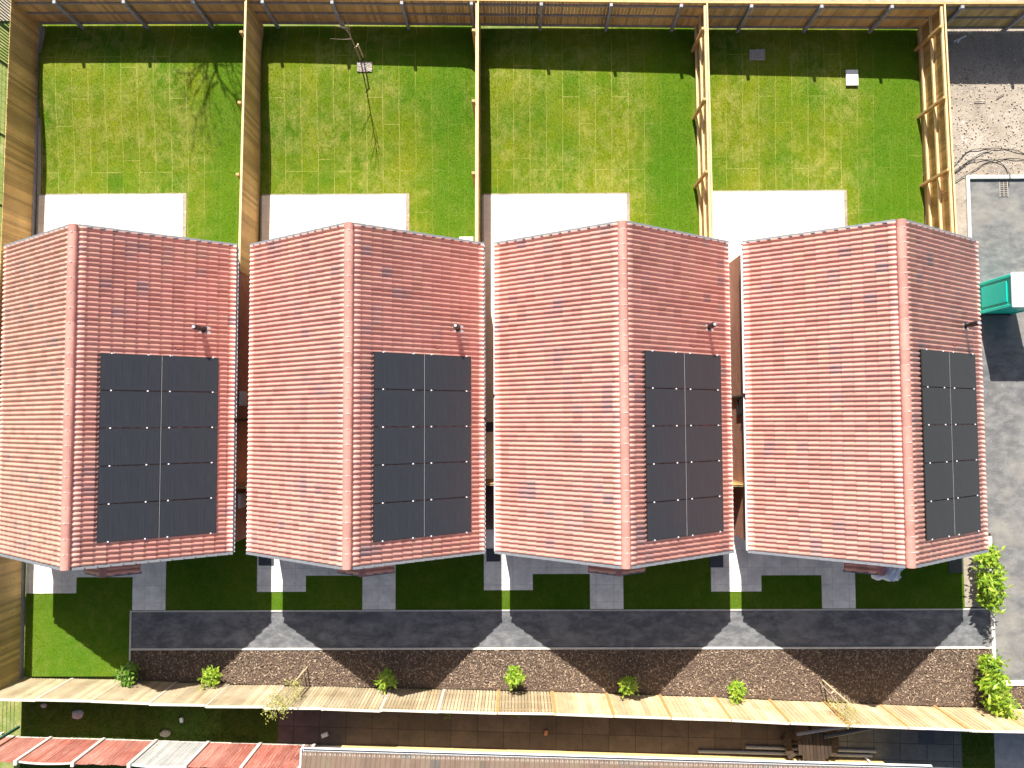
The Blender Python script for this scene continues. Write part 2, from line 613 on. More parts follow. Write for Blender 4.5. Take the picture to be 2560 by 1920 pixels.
M['bark_chip'] = chip_mat('bark_chip', [(0, (0.05, 0.036, 0.028)), (0.4, (0.125, 0.085, 0.06)), (0.75, (0.235, 0.17, 0.12)), (1, (0.44, 0.33, 0.235))])
M['bed'] = plain('bed_soil', (0.10, 0.066, 0.046), 0.95, 0.4, 14, bmp=0.5)
M['leaf_bright'] = leaf_mat('leaf_bright', (0.12, 0.24, 0.012), (0.25, 0.38, 0.025), (0.44, 0.52, 0.06))
M['leaf_dark'] = leaf_mat('leaf_dark', (0.05, 0.14, 0.014), (0.11, 0.23, 0.02), (0.24, 0.36, 0.04))
M['leaf_wispy'] = leaf_mat('leaf_wispy', (0.24, 0.26, 0.04), (0.38, 0.38, 0.08), (0.52, 0.48, 0.16))
M['bark'] = plain('bark', (0.30, 0.25, 0.18), 0.85, 0.25, 14)
M['bark_dark'] = plain('bark_dark', (0.10, 0.075, 0.05), 0.9, 0.25, 14)


def soil_mat():
    m, nt, b = newmat('rubble_soil')
    p = wpos(nt)
    a = noise(nt, p, 0.7, 6, 0.7, 0.4)
    n2 = noise(nt, p, 4, 7, 0.75)
    c = ramp(nt, a, [(0.3, (0.19, 0.165, 0.135)), (0.45, (0.30, 0.25, 0.195)), (0.7, (0.38, 0.33, 0.27))])
    c = mix(nt, ramp(nt, n2, [(0.55, (0, 0, 0)), (0.68, (0.9, 0.9, 0.9))]), c, (0.14, 0.125, 0.115))
    c = mix(nt, ramp(nt, noise(nt, mapping(nt, p, loc=(3, 8, 1)), 3, 6, 0.7), [(0.6, (0, 0, 0)), (0.7, (0.9, 0.9, 0.9))]), c, (0.6, 0.57, 0.53))
    L(nt, c, b.inputs['Base Color'])
    bump(nt, b, n2, 0.9, 0.05)
    return m


M['soil'] = soil_mat()
M['rubble'] = chip_mat('rubble_stone', [(0, (0.2, 0.17, 0.14)), (0.3, (0.32, 0.27, 0.21)), (0.8, (0.42, 0.36, 0.29)), (1, (0.6, 0.57, 0.53))])
M['slab_brown'] = slab_mat('brown_slabs', (0.072, 0.052, 0.047), (0.105, 0.078, 0.068), (0.03, 0.022, 0.018), 0.92, 0.58, 0.0, 0.012, 0.35, rot=0.0287)
M['slab_grey'] = slab_mat('grey_slabs', (0.095, 0.10, 0.10), (0.135, 0.138, 0.138), (0.035, 0.035, 0.035), 0.92, 0.58, 0.0, 0.012, 0.35, rot=0.0287)
M['grey_gap'] = slab_mat('gap_paving', (0.20, 0.165, 0.14), (0.24, 0.20, 0.17), (0.14, 0.12, 0.1), 0.6, 0.6, 0.0, 0.006, 0.3)

# ------------------------------------------------------------------ ground heights
FX = [-17.66, -9.40, -1.27, 6.74, 14.95]       # garden fence lines
HX = [-13.198, -4.935, 3.212, 11.478]          # house centres
ZE, ZR, HW = 2.334, 5.137, 3.934               # eaves, ridge, half width
YN, YS = 5.10, -5.10


def sstep(a, b, x):
    t = np.clip((np.asarray(x, float) - a) / (b - a), 0, 1)
    return t * t * (3 - 2 * t)


def gz(x, y):
    """the rear lawns are raised before the north fence to shorten its shadow"""
    x = np.asarray(x, float)
    near = np.ones_like(x)
    for f in FX:
        near = near * (0.35 + 0.65 * sstep(0.05, 0.4, np.abs(x - f)))
    amp = near * np.clip(0.27 - 0.011 * np.asarray(x, float), 0.08, 0.36)
    return amp * sstep(8.2, 12.0, y) * (1 - sstep(12.6, 13.8, y))  # swell added to set where the fence shadow ends


def grid_sheet(name, x0, x1, y0, y1, mat, z=0.0, step=0.3):
    nx = max(2, int((x1 - x0) / step))
    ny = max(2, int((y1 - y0) / step))
    X, Y = np.meshgrid(np.linspace(x0, x1, nx + 1), np.linspace(y0, y1, ny + 1))
    V = np.stack([X.ravel(), Y.ravel(), (gz(X, Y) + z).ravel()], 1)
    i = np.arange(ny * (nx + 1)).reshape(ny, nx + 1)[:, :-1].ravel()
    F = np.stack([i, i + 1, i + nx + 2, i + nx + 1], 1)
    o = np_mesh(name, V, F, mat)
    return tag(o, kind='structure')


def flat(name, rects, z, mat, kind='structure', thick=0.03):
    m = MB()
    for (x0, x1, y0, y1) in rects:
        m.box(x0, x1, y0, y1, z - thick, z)
    o = m.build(name, mat)
    if kind:
        tag(o, kind=kind)
    return o


def blades(name, rects, per_m2, mat, label, h=(0.025, 0.05), w=0.010, zfun=None, avoid=None):
    P = []
    for (x0, x1, y0, y1) in rects:
        n = int((x1 - x0) * (y1 - y0) * per_m2)
        P.append(np.stack([rng.uniform(x0, x1, n), rng.uniform(y0, y1, n)], 1))
    P = np.concatenate(P)
    if avoid is not None:
        P = P[~avoid(P[:, 0], P[:, 1])]
    n = len(P)
    z = zfun(P[:, 0], P[:, 1]) if zfun else np.zeros(n)
    a = rng.uniform(0, 2 * math.pi, n)
    hh = rng.uniform(h[0], h[1], n)
    lean = rng.uniform(0.3, 1.1, n) * hh
    d = rng.uniform(0, 2 * math.pi, n)
    B = np.stack([P[:, 0], P[:, 1], z - 0.005], 1)
    side = np.stack([np.cos(a), np.sin(a), np.zeros(n)], 1) * (w * rng.uniform(0.7, 1.4, n))[:, None] / 2
    tip = B + np.stack([np.cos(d) * lean, np.sin(d) * lean, hh], 1)
    V = np.empty((n * 3, 3))
    V[0::3] = B - side
    V[1::3] = B + side
    V[2::3] = tip
    F = np.arange(n * 3).reshape(n, 3)
    o = np_mesh(name, V, F, mat)
    return tag(o, label, 'grass', kind='stuff')


def chips(name, pts, zs, size, mat, label, cat, flatness=0.6, thick=0.3):
    """many small tilted boxes-ish chips (two-quad wedges) as one stuff object"""
    n = len(pts)
    ln = rng.uniform(size[0], size[1], n)
    wd = ln * rng.uniform(0.15, 0.45, n) if thick < 0.5 else ln * rng.uniform(0.6, 1.0, n)
    a = rng.uniform(0, 2 * math.pi, n)
    ux = np.stack([np.cos(a), np.sin(a), rng.normal(0, 1 - flatness, n)], 1)
    ux /= np.linalg.norm(ux, axis=1)[:, None]
    vy = np.stack([-np.sin(a), np.cos(a), rng.normal(0, 1 - flatness, n)], 1)
    vy -= ux * (ux * vy).sum(1)[:, None]
    vy /= np.linalg.norm(vy, axis=1)[:, None]
    nz = np.cross(ux, vy)
    C = np.stack([pts[:, 0], pts[:, 1], zs], 1)
    ux = ux * ln[:, None] / 2
    vy = vy * wd[:, None] / 2
    nz = nz * (wd * thick)[:, None]
    k = rng.uniform(0.5, 0.85, n)[:, None]
    V = np.empty((n * 8, 3))
    V[0::8] = C - ux - vy
    V[1::8] = C + ux - vy
    V[2::8] = C + ux + vy
    V[3::8] = C - ux + vy
    V[4::8] = C + (-ux - vy) * k + nz
    V[5::8] = C + (ux - vy) * k + nz
    V[6::8] = C + (ux + vy) * k + nz
    V[7::8] = C + (-ux + vy) * k + nz
    q = np.array([[4, 5, 6, 7], [0, 1, 5, 4], [1, 2, 6, 5], [2, 3, 7, 6], [3, 0, 4, 7]])
    F = (np.arange(n)[:, None, None] * 8 + q[None]).reshape(-1, 4)
    o = np_mesh(name, V, F, mat)
    return tag(o, label, cat, kind='stuff')


# ------------------------------------------------------------------ setting: ground, lawns, paving, roads

g = MB()
g.quad((-150, -150, -0.12), (150, -150, -0.12), (150, 150, -0.12), (-150, 150, -0.12))
tag(g.build('ground', M['grass_out']), kind='structure')


def nfy(x):
    return float(np.interp(x, [-17.7, -9.4, -1.25, 6.7, 14.9, 20], [14.02, 13.97, 13.84, 13.69, 13.59, 13.55]))


PAT = [(-17.52, -12.20), (-9.28, -3.99), (-1.14, 4.09), (6.86, 12.03)]
PY = [7.56, 7.50, 7.47, 7.53]
for i in range(4):
    x0, x1 = FX[i] + 0.02, FX[i + 1] - 0.0
    grid_sheet('lawn', x0, x1, 4.6, nfy(x1) + 0.05, M['lawn'])
    pa = PAT[i]
    flat('patio', [(pa[0], pa[1], 4.5, PY[i])], 0.03, M['patio'])
    ex = (HX[i] + 3.55)
    # paving runs on down the passage west of each house
    if i:
        flat('side_path', [(HX[i - 1] + 3.7, HX[i] - 3.7, -2.9, 5.0)], 0.026, M['patio' if i > 1 else 'grey_gap'])
        flat('side_path', [(HX[i - 1] + 3.7, HX[i] - 3.7, -5.0, -2.9)], 0.026, M['grey_gap'])
    else:
        flat('side_path', [(FX[0] + 0.1, HX[0] - 3.7, -5.0, 5.0)], 0.026, M['grey_gap'])
# dark gravel strip at the foot of the left boundary and dividers beside the paving
for i in range(4):
    flat('gravel_strip', [(FX[i] + 0.06, PAT[i][0], 4.5, PY[i])], 0.012, M['concrete'])
grid_sheet('gravel_strip', FX[0] + 0.06, FX[0] + 0.20, 7.57, 13.9, M['rail_grey'], 0.025, 0.1)

dry = []
for i in range(4):
    dry += [(PAT[i][0], PAT[i][1] + 0.12, PY[i], PY[i] + 0.06), (PAT[i][1], PAT[i][1] + 0.12, 4.9, PY[i])]
flat('dry_edge', dry, 0.008, M['soil'])
blades('grass', [(FX[i] + 0.1, FX[i + 1] - 0.06, 4.9, 13.75) for i in range(4)], 560, M['lawn'],
       'newly laid turf grass covering the rear gardens between the timber fences', zfun=gz,
       avoid=lambda x, y: np.any([(x > PAT[i][0] - .02) & (x < PAT[i][1] + .04 - .09 * np.sin(x * 91 + y * 57) ** 2) & (y < PY[i] + .02 - .07 * np.sin(x * 73 + y * 31) ** 2) for i in range(4)], axis=0))

flat('track', [(-60, 60, 14.2, 19.0)], -0.05, M['soil'])
# front gardens
RN, RS = -7.55, -8.88                            # access road edges
bins, lawns_f, paths = [], [], []
for i in range(4):
    x = HX[i]
    left = [-17.62, -9.30, -1.16, 6.96][i]
    slab_r = [-15.81, -7.55, 0.59, 8.75][i]
    sb = [-6.93, -6.895, -6.857, -6.925][i]
    paths += [(left, slab_r, sb, -4.7), (slab_r, x - 0.58, sb + 0.57, -4.7), (x - 0.58, x + 0.611, RN + 0.02, -4.7)]
    right = [-9.30, -1.16, 6.96, 15.97][i]
    lawns_f += [(x + 0.611, right, RN, -4.7)]
    if i:
        lawns_f += [(left, slab_r, RN, sb), (slab_r, x - 0.58, RN, sb + 0.57)]
    else:
        lawns_f += [(left, slab_r, RN, sb), (slab_r, x - 0.58, RN, sb + 0.57), (-17.62, -13.86, -9.87, RN)]
flat('path', paths, 0.03, M['path'])
flat('front_lawn', lawns_f, 0.008, M['lawn_lush'])
blades('grass', lawns_f, 600, M['lawn_lush'], 'thick green turf of the front gardens beside the access road')
flat('road', [(-13.80, 16.86, RS, RN - 0.05)], 0.004, M['road'])
km = MB()
km.box(-13.86, 16.86, RN - 0.05, RN, -0.1, 0.03)
km.box(-13.86, 16.86, RS - 0.07, RS, -0.1, 0.035)
km.box(-13.86, -13.80, RS, RN - 0.05, -0.1, 0.03)
km.box(-13.86, -13.80, -9.5, RS - 0.07, -0.1, 0.03)
tag(km.build('kerb', M['kerb']), kind='structure')

# east car park with kerbs
flat('car_park', [(16.99, 60, -10.07, -4.9), (16.62, 60, -4.9, 7.95)], -0.02, M['carpark'])
km = MB()
km.box(16.86, 16.99, -9.45, -5.0, -0.1, 0.06)
km.box(16.49, 16.62, -5.0, 8.09, -0.1, 0.07)
km.box(16.62, 60, 7.95, 8.09, -0.1, 0.07)
km.box(16.99, 60, -10.24, -10.07, -0.1, 0.06)
tag(km.build('kerb', M['kerb'], bevel=0.01), kind='structure')
flat('soil', [(14.97, 60, 8.09, 14.2), (15.0, 16.49, -5.0, 8.09)], -0.012, M['soil'])
flat('soil', [(15.97, 16.86, -7.5, -4.9)], 0.0, M['soil'])

# bark bed
SFX = [-17.67, -15.86, -13.935, -10.135, -6.359, -2.535, 1.238, 5.286, 8.687, 12.714, 16.156, 17.932, 60]
SFY = [-9.92, -9.93, -9.98, -10.14, -10.25, -10.33, -10.42, -10.56, -10.70, -10.88, -11.0, -11.05, -12.3]


def sfy(x):
    return float(np.interp(x, SFX, SFY))


bed = MB()
xs = np.r_[np.linspace(-13.80, 16.86, 34), np.linspace(16.86, 22, 6)[1:]]
for a, b in zip(xs[:-1], xs[1:]):
    ta = RS - 0.07 if a < 16.85 else -10.24
    bed.quad((a, sfy(a), -0.015), (b, sfy(b), -0.015), (b, ta, -0.015), (a, ta, -0.015))
tag(bed.build('planting_bed', M['bed']), kind='structure')
n = 46000
px = rng.uniform(-13.78, 20, n)
py = rng.uniform(-11.2, RS - 0.08, n)
ok = (py > np.interp(px, SFX, SFY) + 0.02) & ~((px > 16.85) & (py > -10.25))
# the mulch thins out beside the fence
ok &= rng.uniform(0, 1, n) < np.clip((py - np.interp(px, SFX, SFY)) / 0.22, 0.25, 1)
pts = np.stack([px, py], 1)[ok]
chips('bark_mulch', pts, rng.uniform(-0.01, 0.025, len(pts)), (0.025, 0.09), M['bark_chip'],
      'brown bark chip mulch covering the long planting bed', 'mulch', 0.75)
n = 2200
px = rng.uniform(15.1, 20, n)
py = rng.uniform(8.15, 13.4, n)
chips('rubble', np.stack([px, py], 1), rng.uniform(-0.02, 0.01, n), (0.012, 0.05), M['rubble'],
      'loose stones and broken rubble on the bare soil', 'rubble', 0.7, 0.6)

# neighbour's yard beyond the south fence, raised a little to shorten that fence's shadow
NZ = 0.45
NA = -0.0287


def yard(name, x0, x1, mat, z=NZ):
    m = MB()
    k = max(2, int((x1 - x0) / 1.0) + 1)
    xs = np.linspace(x0, x1, k)
    for a, b in zip(xs[:-1], xs[1:]):
        m.hexa([(a, -15.5, z - 0.5), (b, -15.5, z - 0.5), (b, sfy(b) - 0.08, z - 0.5), (a, sfy(a) - 0.08, z - 0.5)],
               [(a, -15.5, z), (b, -15.5, z), (b, sfy(b) - 0.08, z), (a, sfy(a) - 0.08, z)])
    return tag(m.build(name, mat), kind='structure')


yard('yard_lawn', -17.4, -8.35, M['grass_rough'])
yard('yard_paving', -8.35, 11.2, M['slab_brown'])
yard('yard_paving', 11.2, 15.45, M['slab_grey'])
yard('yard_lawn', 15.45, 16.58, M['grass_rough'], NZ + 0.004)
yard('yard_path', 16.58, 40, M['concrete'])
gx = rng.uniform
blades('grass', [(-17.3, -8.4, -12.0, -10.3)], 420, M['grass_rough'], 'rough grass of the shaded yard beyond the pale fence',
       (0.04, 0.12), 0.012, zfun=lambda x, y: np.full(len(x), NZ), avoid=lambda x, y: y > np.interp(x, SFX, SFY) - 0.1)
blades('grass', [(-17.3, -9.0, -11.95, -11.72)], 500, M['grass_rough'], 'longer tufts of grass at the foot of the red fence',
       (0.08, 0.2), 0.012, zfun=lambda x, y: np.full(len(x), NZ))
blades('grass', [(15.5, 16.55, -15, -11.2)], 420, M['grass_rough'], 'narrow strip of grass in the neighbouring yard',
       (0.04, 0.12), 0.012, zfun=lambda x, y: np.full(len(x), NZ))


# ------------------------------------------------------------------ bungalows
SL = math.atan2(ZR - ZE, HW)


def tiled_slope(name, length, run, pitch, mat, parent, sgn, zr, y0, roll=0.15, gauge=0.345, rh=0.044, lip=0.06, x0=0.0, samp=10):
    """corrugated interlocking tiles: rolls run down the slope, each course laps the next"""
    nu = int(round(length / roll)) * samp
    u = np.linspace(0, length, nu + 1)
    ph = (u / roll) % 1.0
    pt = np.clip((ph - 0.28) / 0.72, 0, 1)                 # narrow pan, then a broad roll with a steep southern side
    prof = np.where(ph > 0.28, rh * np.clip(np.sin(np.pi * np.clip(pt, 0.0, 1.0) ** 0.8), 0, 1) ** 0.5, 0.0)
    prof += np.where((ph < 0.12) & (((u / roll).astype(int) % 2) == 1), -0.010, 0.0)
    slen = run / math.cos(pitch)
    nc = int(math.ceil(slen / gauge))
    rows_s, rows_h, rows_c = [], [], []
    for c in range(nc):
        a, b = c * gauge, min((c + 1) * gauge, slen)
        rows_s += [a + 0.001 if c else 0.0, b]
        rows_h += [0.004, lip]
        rows_c += [c + 0.1, c + 0.9]
    rs, rhh, rc = map(np.array, (rows_s, rows_h, rows_c))
    jit = rng.normal(0, 0.0025, (len(rs), int(length / (2 * roll)) + 2))
    col = np.minimum((u / (2 * roll)).astype(int), jit.shape[1] - 1)
    hgt = rhh[:, None] + prof[None, :] + jit[:, col]
    s = np.repeat(rs[:, None], len(u), 1)
    X = sgn * (x0 + s * math.cos(pitch) + hgt * math.sin(pitch))
    Z = zr - s * math.sin(pitch) + hgt * math.cos(pitch)
    Y = np.repeat((y0 + u)[None, :], len(rs), 0)
    V = np.stack([X.ravel(), Y.ravel(), Z.ravel()], 1)
    nr, ncol = len(rs), len(u)
    i = (np.arange(nr - 1)[:, None] * ncol + np.arange(ncol - 1)[None, :]).ravel()
    F = np.stack([i, i + 1, i + ncol + 1, i + ncol], 1)
    if sgn > 0:
        F = F[:, ::-1]
    return V, F, (np.repeat((u / (2 * roll))[None, :], nr, 0).ravel(), np.repeat(rc[:, None], ncol, 1).ravel())


def roof_mesh(name, parts, mat, parent):
    Vs, Fs, U, Vv = [], [], [], []
    off = 0
    for k, (V, F, (uu, vv)) in enumerate(parts):
        Vs.append(V)
        Fs.append(F + off)
        U.append(uu + 400 * k)
        Vv.append(vv)
        off += len(V)
    V = np.concatenate(Vs)
    F = np.concatenate(Fs)
    uu = np.concatenate(U)
    vv = np.concatenate(Vv)
    o = np_mesh(name, V, F, mat, parent)
    me = o.data
    uvl = me.uv_layers.new(name='tile')
    li = np.empty(len(me.loops), np.int32)
    me.loops.foreach_get('vertex_index', li)
    # keep every face in its own tile cell
    fu = uu[li].reshape(-1, 4)
    fv = vv[li].reshape(-1, 4)
    fu = np.repeat(fu.mean(1)[:, None], 4, 1)
    fv = np.repeat(fv.mean(1)[:, None], 4, 1)
    uvl.data.foreach_set('uv', np.stack([fu.ravel(), fv.ravel()], 1).astype(np.float32).ravel())
    return o


def ridge_tube(m, y0, y1, z, r, n=10, flare=0.0):
    """half-round ridge tile as a closed shell"""
    b = len(m.v)
    for (y, rr) in ((y0, r), (y1, r + flare)):
        for k in range(n + 1):
            t = math.pi * (k / n) * 1.1 - math.pi * 0.05
            m.v.append((math.cos(t) * rr, y, z + math.sin(t) * rr * 0.85))
    for k in range(n):
        m.f.append((b + k, b + k + 1, b + n + 1 + k + 1, b + n + 1 + k))
        m.m.append(0)
    m.f.append(tuple(b + k for k in range(n + 1)))
    m.m.append(0)
    m.f.append(tuple(b + n + 1 + k for k in range(n + 1))[::-1])
    m.m.append(0)


def make_window(parent, x, y, z0, w, h, axis, out, door=False, fm='white_pvc'):
    """axis 'x': window lies along x on a y-facing wall; out = outward sign"""
    d = 0.03
    def bx(mb, a0, a1, b0, b1, c0, c1):
        if axis == 'x':
            ya, yb = sorted((y + out * b0, y + out * b1))
            mb.box(x + a0, x + a1, ya, yb, c0, c1)
        else:
            xa, xb = sorted((x + out * b0, x + out * b1))
            mb.box(xa, xb, y + a0, y + a1, c0, c1)
    f = MB()
    t = 0.06
    bx(f, -w / 2, w / 2, 0.003, d + 0.02, z0, z0 + t)
    bx(f, -w / 2, w / 2, 0.003, d + 0.02, z0 + h - t, z0 + h)
    bx(f, -w / 2, -w / 2 + t, 0.003, d + 0.02, z0 + t, z0 + h - t)
    bx(f, w / 2 - t, w / 2, 0.003, d + 0.02, z0 + t, z0 + h - t)
    if w > 0.9:
        bx(f, -t / 2, t / 2, 0.003, d + 0.02, z0 + t, z0 + h - t)
    win = f.build('glazed_door' if door else 'window', M[fm], parent)
    p = MB()
    bx(p, -w / 2 + t, w / 2 - t, 0.002, d * 0.5, z0 + t, z0 + h - t)
    p.build('pane', M['glass'], win)
    if not door and fm == 'white_pvc':
        s = MB()
        bx(s, -w / 2 - 0.06, w / 2 + 0.06, 0.002, 0.09, z0 - 0.07, z0 - 0.002)
        s.build('sill', M['kerb'], win)
    return win


def make_house(label, x):
    root = thing('bungalow', label, 'house', (x, 0, 0), 0, 'red tiled bungalows in a row')
    wx, wy = 3.74, 4.86
    tp = math.tan(SL)
    ez = ZR - wx * tp - 0.16
    rz = ZR - 0.16
    w = MB()
    prof = [(-wx, -0.1), (wx, -0.1), (wx, ez), (0, rz), (-wx, ez)]
    b = len(w.v)
    for y in (-wy, wy):
        w.v += [(p[0], y, p[1]) for p in prof]
    w.f += [(0, 1, 2, 3, 4), (9, 8, 7, 6, 5)]
    for k in range(5):
        j = (k + 1) % 5
        w.f.append((b + j, b + k, b + 5 + k, b + 5 + j))
    w.m += [0] * 7
    w.build('wall', M['brick'], root)
    # roof
    Lr = YN - YS
    RW = HW - 0.085
    sl = [tiled_slope('roof', Lr, RW, SL, M['tile'], None, s, ZR, YS) for s in (1, -1)]
    roof = roof_mesh('roof', sl, M['tile'], root)
    d = MB()                                           # roof deck and white soffits below the tiles
    for s in (1, -1):
        lo, hi = [], []
        for (xx, y) in ((0.0, YS + 0.05), (s * (HW - 0.12), YS + 0.05), (s * (HW - 0.12), YN - 0.05), (0.0, YN - 0.05)):
            z = ZR - abs(xx) * tp
            lo.append((xx, y, z - 0.15))
            hi.append((xx, y, z - 0.03))
        if s < 0:
            lo, hi = lo[::-1], hi[::-1]
        d.hexa(lo, hi)
    d.build('roof_deck', M['white_pvc'], roof)
    rd = MB()
    y = YS - 0.015
    k = 0
    while y < YN - 0.05:
        y1 = min(y + 0.452, YN + 0.015)
        ridge_tube(rd, y, y1, ZR + 0.035, 0.135, flare=0.012)
        y = y1 + 0.002
    rd.build('ridge', M['ridge'], roof)
    cl = MB()
    cl.box(0.0, 0.05, -0.014, 0.014, 0.15, 0.172)
    cl.bar((-0.1, 0, 0.11), (0.0, 0, 0.16), 0.012, 0.01)
    cl.bar((0.05, 0, 0.155), (0.12, 0, 0.10), 0.012, 0.01)
    c0 = cl.build('ridge_clip', M['clip'], roof)
    y = YS - 0.015
    while y < YN - 0.5:
        y += 0.454
        if y > YS + 0.6:
            c0 = c0.copy()
            COL.objects.link(c0)
        c0.location = (0, y, ZR)
    # stepped dry verge, one unit per course
    slen = (HW - 0.085) / math.cos(SL)
    for s in (1, -1):
        nx = (s * math.sin(SL), math.cos(SL))
        dx = (s * math.cos(SL), -math.sin(SL))
        for yy, oo in ((YN, 1), (YS, -1)):
            vg = MB()
            c = 0.12
            while c < slen - 0.02:
                e = min(c + 0.343, slen + 0.015)
                wi = 0.075
                ya, yb = sorted((yy - oo * 0.03, yy + oo * (wi - 0.03)))
                P = []
                for (cc, h0, h1) in ((c, -0.13, 0.052), (e, -0.13, 0.095)):
                    P.append([(dx[0] * cc + nx[0] * h, ZR + dx[1] * cc + nx[1] * h) for h in (h0, h1)])
                lo = [(P[0][0][0], ya, P[0][0][1]), (P[1][0][0], ya, P[1][0][1]), (P[1][0][0], yb, P[1][0][1]), (P[0][0][0], yb, P[0][0][1])]
                hi = [(P[0][1][0], ya, P[0][1][1]), (P[1][1][0], ya, P[1][1][1]), (P[1][1][0], yb, P[1][1][1]), (P[0][1][0], yb, P[0][1][1])]
                if s < 0:
                    lo, hi = lo[::-1], hi[::-1]
                vg.hexa(lo, hi)
                c = e + 0.002
            vg.build('verge', M['verge'], roof)
    # gutters, fascia, downpipes
    for s in (1, -1):
        gm = MB()
        n = 8
        gx, gzv, r = s * (HW - 0.058), ZE + 0.005, 0.056
        b = len(gm.v)
        for rr in (r, r - 0.012):
            for yy in (YS + 0.02, YN - 0.02):
                for k in range(n + 1):
                    t = math.pi + math.pi * k / n
                    gm.v.append((gx + math.cos(t) * rr, yy, gzv + math.sin(t) * rr))
        for (o, fl) in ((0, False), (2 * (n + 1), True)):
            for k in range(n):
                f = (b + o + k, b + o + k + 1, b + o + n + 1 + k + 1, b + o + n + 1 + k)
                gm.f.append(f if fl else f[::-1])
                gm.m.append(0)
        for k in (0, n):                                # the two rims
            gm.f.append((b + k, b + n + 1 + k, b + 3 * (n + 1) + k, b + 2 * (n + 1) + k))
            gm.m.append(0)
        for o in (0, n + 1):                            # end caps
            gm.f.append(tuple(b + o + k for k in range(n + 1)))
            gm.m.append(0)
        gut = gm.build('gutter', M['white_pvc'], root)
        fm = MB()
        xa, xb = sorted((s * (HW - 0.145), s * (HW - 0.118)))
        fm.box(xa, xb, YS + 0.05, YN - 0.05, ZE - 0.2, ZE - 0.035)
        xa, xb = sorted((s * (wx + 0.002), s * (HW - 0.146)))
        fm.box(xa, xb, YS + 0.05, YN - 0.05, ZE - 0.2, ZE - 0.18)
        fm.build('fascia', M['white_pvc'], root)
        dy = -0.74 if s > 0 else 0.015
        dp = MB()
        dp.tube([(gx, dy, gzv + 0.07), (gx, dy, gzv - 0.12), (s * (wx + 0.042), dy, gzv - 0.3), (s * (wx + 0.042), dy, 0.04)], 0.036, 10)
        dp.tube([(gx, dy, gzv - 0.02), (gx, dy, gzv - 0.1)], 0.05, 10)
        dpo = dp.build('downpipe', M['black_pvc'], root, smooth=True)
        un_ = MB()
        un_.box(gx - 0.07, gx + 0.075, dy - 0.06, dy + 0.06, gzv - 0.068, gzv + 0.012)
        un_.build('gutter_outlet', M['black_pvc'], dpo)
    # openings
    make_window(root, -1.9, wy, 0.02, 1.8, 2.08, 'x', 1, True)
    make_window(root, 1.7, wy, 0.95, 1.2, 1.1, 'x', 1)
    make_window(root, -1.9, -wy, 0.75, 1.5, 1.25, 'x', -1)
    make_window(root, 2.2, -wy, 0.75, 1.2, 1.25, 'x', -1)
    make_window(root, -wx, -0.35, 1.05, 0.62, 1.0, 'y', -1, fm='black_pvc')
    dm = MB()
    dm.box(-0.42, 0.52, -wy - 0.05, -wy - 0.002, 0.05, 2.1)
    dr = dm.build('front_door', M['door'], root)
    hm = MB()
    hm.bar((0.4, -wy - 0.09, 0.95), (0.4, -wy - 0.09, 1.2), 0.025)
    hm.bar((0.4, -wy - 0.05, 1.0), (0.4, -wy - 0.09, 1.0), 0.02)
    hm.bar((0.4, -wy - 0.05, 1.15), (0.4, -wy - 0.09, 1.15), 0.02)
    hm.build('handle', M['metal'], dr)
    # meter boxes on the east wall
    for yy, zz in ((0.0, 1.0), (-3.5, 1.0)):
        mb = MB()
        mb.box(wx + 0.002, wx + 0.07, yy - 0.25, yy + 0.25, zz, zz + 0.6)
        mb.box(wx + 0.071, wx + 0.08, yy - 0.22, yy + 0.22, zz + 0.03, zz + 0.57)
        mb.build('meter_box', M['white_pvc'], root, bevel=0.008)
    # little gabled porch canopy
    cx, cz, cw, y0 = 0.05, 3.18, 0.88, -5.70
    cp = 0.60
    can = roof_mesh('porch_canopy', [tiled_slope('c', 0.84, cw, cp, M['tile'], None, s, cz, y0) for s in (1, -1)], M['tile'], root)
    can.location = (cx, 0, 0)
    cr = MB()
    ridge_tube(cr, y0 - 0.02, y0 + 0.43, cz + 0.03, 0.11, flare=0.01)
    ridge_tube(cr, y0 + 0.434, -4.865, cz + 0.03, 0.11)
    cr.build('canopy_ridge', M['ridge'], can)
    cb = MB()
    for s in (1, -1):
        lo = [(0, y0 + 0.02, cz - 0.1), (s * cw, y0 + 0.02, cz - 0.1 - cw * math.tan(cp)), (s * cw, -4.87, cz - 0.1 - cw * math.tan(cp)), (0, -4.87, cz - 0.1)]
        hi = [(a, b_, c + 0.09) for a, b_, c in lo]
        if s < 0:
            lo, hi = lo[::-1], hi[::-1]
        cb.hexa(lo, hi)
        zz = cz - 0.1 - cw * math.tan(cp)
        cb.bar((s * 0.8, -4.865, zz - 0.55), (s * 0.8, y0 + 0.1, zz + 0.02), 0.07)
        cb.bar((s * 0.8, -4.9, zz - 0.6), (s * 0.8, -4.9, zz + 0.0), 0.07)
    cb.build('canopy_frame', M['white_pvc'], can)
    ce = MB()
    for s in (1, -1):
        ce.bar((0, y0 - 0.01, cz - 0.035), (s * (cw + 0.02), y0 - 0.01, cz - 0.035 - (cw + .02) * math.tan(cp)), 0.05, 0.12)
    ce.build('canopy_verge', M['verge'], can)
    # flue with its flashing
    fx, fy = 3.06, 2.2
    fz = ZR - fx * tp
    fl = MB()
    fl.tube([(fx, fy, fz - 0.05), (fx, fy, fz + 0.36)], 0.055, 12)
    fl.tube([(fx, fy, fz + 0.02), (fx, fy, fz + 0.12)], [0.105, 0.07], 12)
    fl.tube([(fx, fy, fz + 0.36), (fx, fy, fz + 0.40), (fx, fy, fz + 0.74), (fx, fy, fz + 0.78)], [0.07, 0.083, 0.083, 0.06], 12)
    flue = fl.build('flue', M['black_pvc'], root, smooth=False)
    fc = MB()
    fc.tube([(fx, fy, fz + 0.782), (fx, fy, fz + 0.83)], 0.05, 12)
    fc.build('flue_cap', M['metal'], flue)
    fs = MB()
